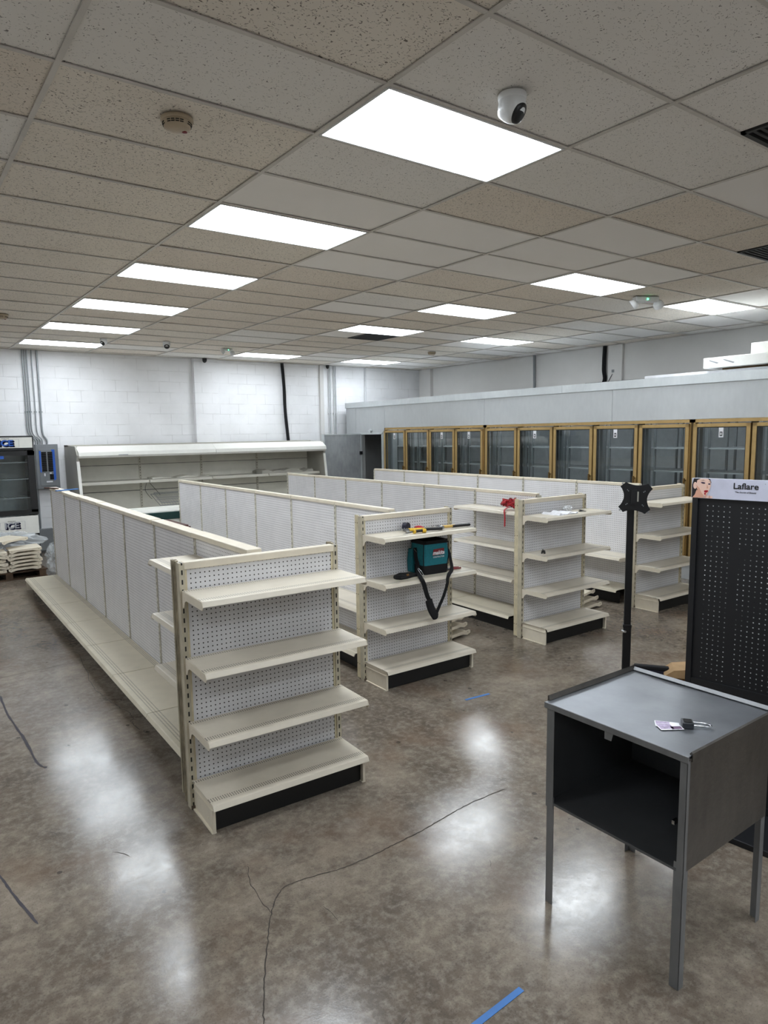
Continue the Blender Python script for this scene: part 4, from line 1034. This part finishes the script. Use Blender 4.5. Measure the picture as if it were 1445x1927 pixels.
# slightly dished top with a raised, folded lip
n_ = 12; vs = []; fs = []
for i in range(n_+1):
    for j in range(n_+1):
        u, v = i/n_, j/n_; vs.append((-.01+u*(Wt+.02), -.008+v*(Dt+.016), Zt-.004*math.sin(PI*u)*math.sin(PI*v)+.0012*math.sin(u*9)*math.sin(v*7)))
S_ = len(vs); vs += [(x, y, z-.01) for x, y, z in vs]
for i in range(n_):
    for j in range(n_):
        q = i*(n_+1)+j; fs += [(q, q+n_+1, q+n_+2, q+1), (q+S_, q+1+S_, q+n_+2+S_, q+n_+1+S_)]
tm.add(vs, fs, None, True); tm.build('top', 'steel_top', sc_)
MB().box(-.014, -.008, -.01, Dt+.01, Zt-.024, Zt+.001).build('front_edge', 'steel_leg', sc_, bevel=.002)
MB().prism([(Wt+.004, Zt-.02), (Wt+.014, Zt-.02), (Wt+.016, Zt+.014), (Wt+.008, Zt+.017), (Wt-.006, Zt+.006), (Wt-.004, Zt+.003), (Wt+.004, Zt+.006)], 'y', -.01, Dt+.01).build('rear_lip', 'steel_leg', sc_)
for y0, s in ((-.012, 1), (Dt+.012, -1)):
    hl = .012 if s < 0 else .0
    pr2 = [(y0, Zt-.022), (y0, Zt+.008+hl), (y0+s*.006, Zt+.012+hl), (y0+s*.012, Zt+.004), (y0+s*.010, Zt+.0), (y0+s*.004, Zt+.004), (y0+s*.004, Zt-.022)]
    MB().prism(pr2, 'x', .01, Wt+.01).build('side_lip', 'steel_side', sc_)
MB().prism([(.30, Zt-.06), (.33, Zt-.06), (.33, Zt-.02), (.29, Zt-.02)], 'x', .0, .002).build('door_catch', 'steel_leg', sc_)
MB().box(.002, .03, .04, .05, Zb+.16, Zb+.175).build('latch_tab', 'chrome', sc_)

def card(loc, rz, lab):
    o = MB().box(-.043, .043, -.027, .027, 0, .001, 'paper').box(-.04, .01, -.02, .024, .001, .0013, 'card').box(.0, .04, -.024, .0, .001, .0013, 'eyeshadow').build('business_card', 'card', None, loc, rz)
    tag(o, lab, 'card', 'printed cards on the steel cabinet')
card((2.325, 1.352, Zt+.0005), -.95, 'printed lilac card lying under the other on the steel top')
card((2.312, 1.335, Zt+.002), -.6, 'printed pinkish card lying uppermost beside the padlock')
pk = thing('padlock', 'used steel padlock with long open shackle on the steel top', 'padlock', (2.372, 1.300, Zt), -.9)
MB().box(-.02, .02, -.024, .024, .0, .021).build('lock_body', 'dark_steel', pk, bevel=.003)
MB().box(-.012, .014, -.016, .016, .021, .023).build('lock_face', 'slot_black', pk)
MB().tube(bez([(.018, -.015, .010), (.05, -.016, .010), (.072, -.012, .009), (.082, 0, .008), (.072, .012, .009), (.05, .016, .010), (.018, .015, .010)], 5), .0042, 8).build('shackle', 'chrome', pk)

# ------------------------------------------------------------------ floor marks
def ribbon(name, pts, wd, mat, z=.0012, jit=0.0, seed=1, n=5):
    r = random.Random(seed); P = bez([(x, y, z) for x, y in pts], n); vs = []; fs = []
    for i, p in enumerate(P):
        d = (P[min(i+1, len(P)-1)]-P[max(i-1, 0)]).normalized(); nn = Vector((-d.y, d.x, 0))
        o = nn*r.uniform(-jit, jit); ww = wd*(.5+.5*r.random()) if jit else wd
        if jit and (i == 0 or i == len(P)-1): ww = wd*.1
        vs += [p+o+nn*ww/2, p+o-nn*ww/2]
    for i in range(len(P)-1): fs.append((2*i, 2*i+1, 2*i+3, 2*i+2))
    return MB().add(vs, fs).build(name, mat, floor)
ribbon('floor_crack', [(.86, 1.75), (.905, 1.936), (.974, 2.072), (1.079, 2.253), (1.175, 2.405), (1.283, 2.513), (1.394, 2.519), (1.57, 2.481), (1.746, 2.473), (1.878, 2.479), (2.089, 2.488), (2.295, 2.515), (2.498, 2.525), (2.696, 2.515)], .006, 'crack_dark', jit=.003, n=9)
ribbon('floor_crack', [(1.175, 2.405), (1.19, 2.62), (1.24, 2.76)], .004, 'crack_dark', jit=.005, n=8, seed=4)
ribbon('floor_crack', [(1.373, 6.718), (1.26, 5.671), (1.269, 5.308), (1.325, 4.883), (1.298, 4.73), (1.33, 4.45)], .006, 'crack_dark', jit=.012, n=12, seed=2)
ribbon('floor_joint', [(-2.9, 6.17), (.678, 6.348), (1.46, 6.392)], .006, 'crack_dark')
ribbon('floor_scuff', [(.619, 5.887), (.612, 5.44), (.636, 4.923), (.643, 4.494), (.677, 4.383)], .02, 'scuff', jit=.002, seed=5, n=8)
ribbon('floor_scuff', [(.26, 3.5), (.293, 3.378), (.328, 3.17), (.375, 2.931)], .014, 'scuff', jit=.001, seed=6, n=8)
r = random.Random(9)
for k in range(26):
    x, y = r.uniform(.4, 4.5), r.uniform(1.6, 7.0); a = r.uniform(0, PI); l = r.uniform(.03, .12)
    if any(abs(x-q) < .7 and y > 2.8 for q in (1.7, 3.5, 5.4)): continue
    ribbon('floor_scratch', [(x, y), (x+l*.5*math.cos(a)+.006, y+l*.5*math.sin(a)), (x+l*math.cos(a), y+l*math.sin(a))], .003, 'crack_dark', jit=.001, seed=k)
tag(MB().box(-.17, .17, -.012, .012, .001, .002).build('tape_strip', 'blue_tape', None, (1.545, 1.505, 0), .04), 'blue painter tape strip on the floor at the bottom picture edge', 'tape')
tag(MB().box(-.115, .115, -.012, .012, .001, .002).build('tape_strip', 'blue_tape', None, (3.53, 3.58, 0), -.1), 'short blue painter tape strip on the floor near the tool bag unit', 'tape')
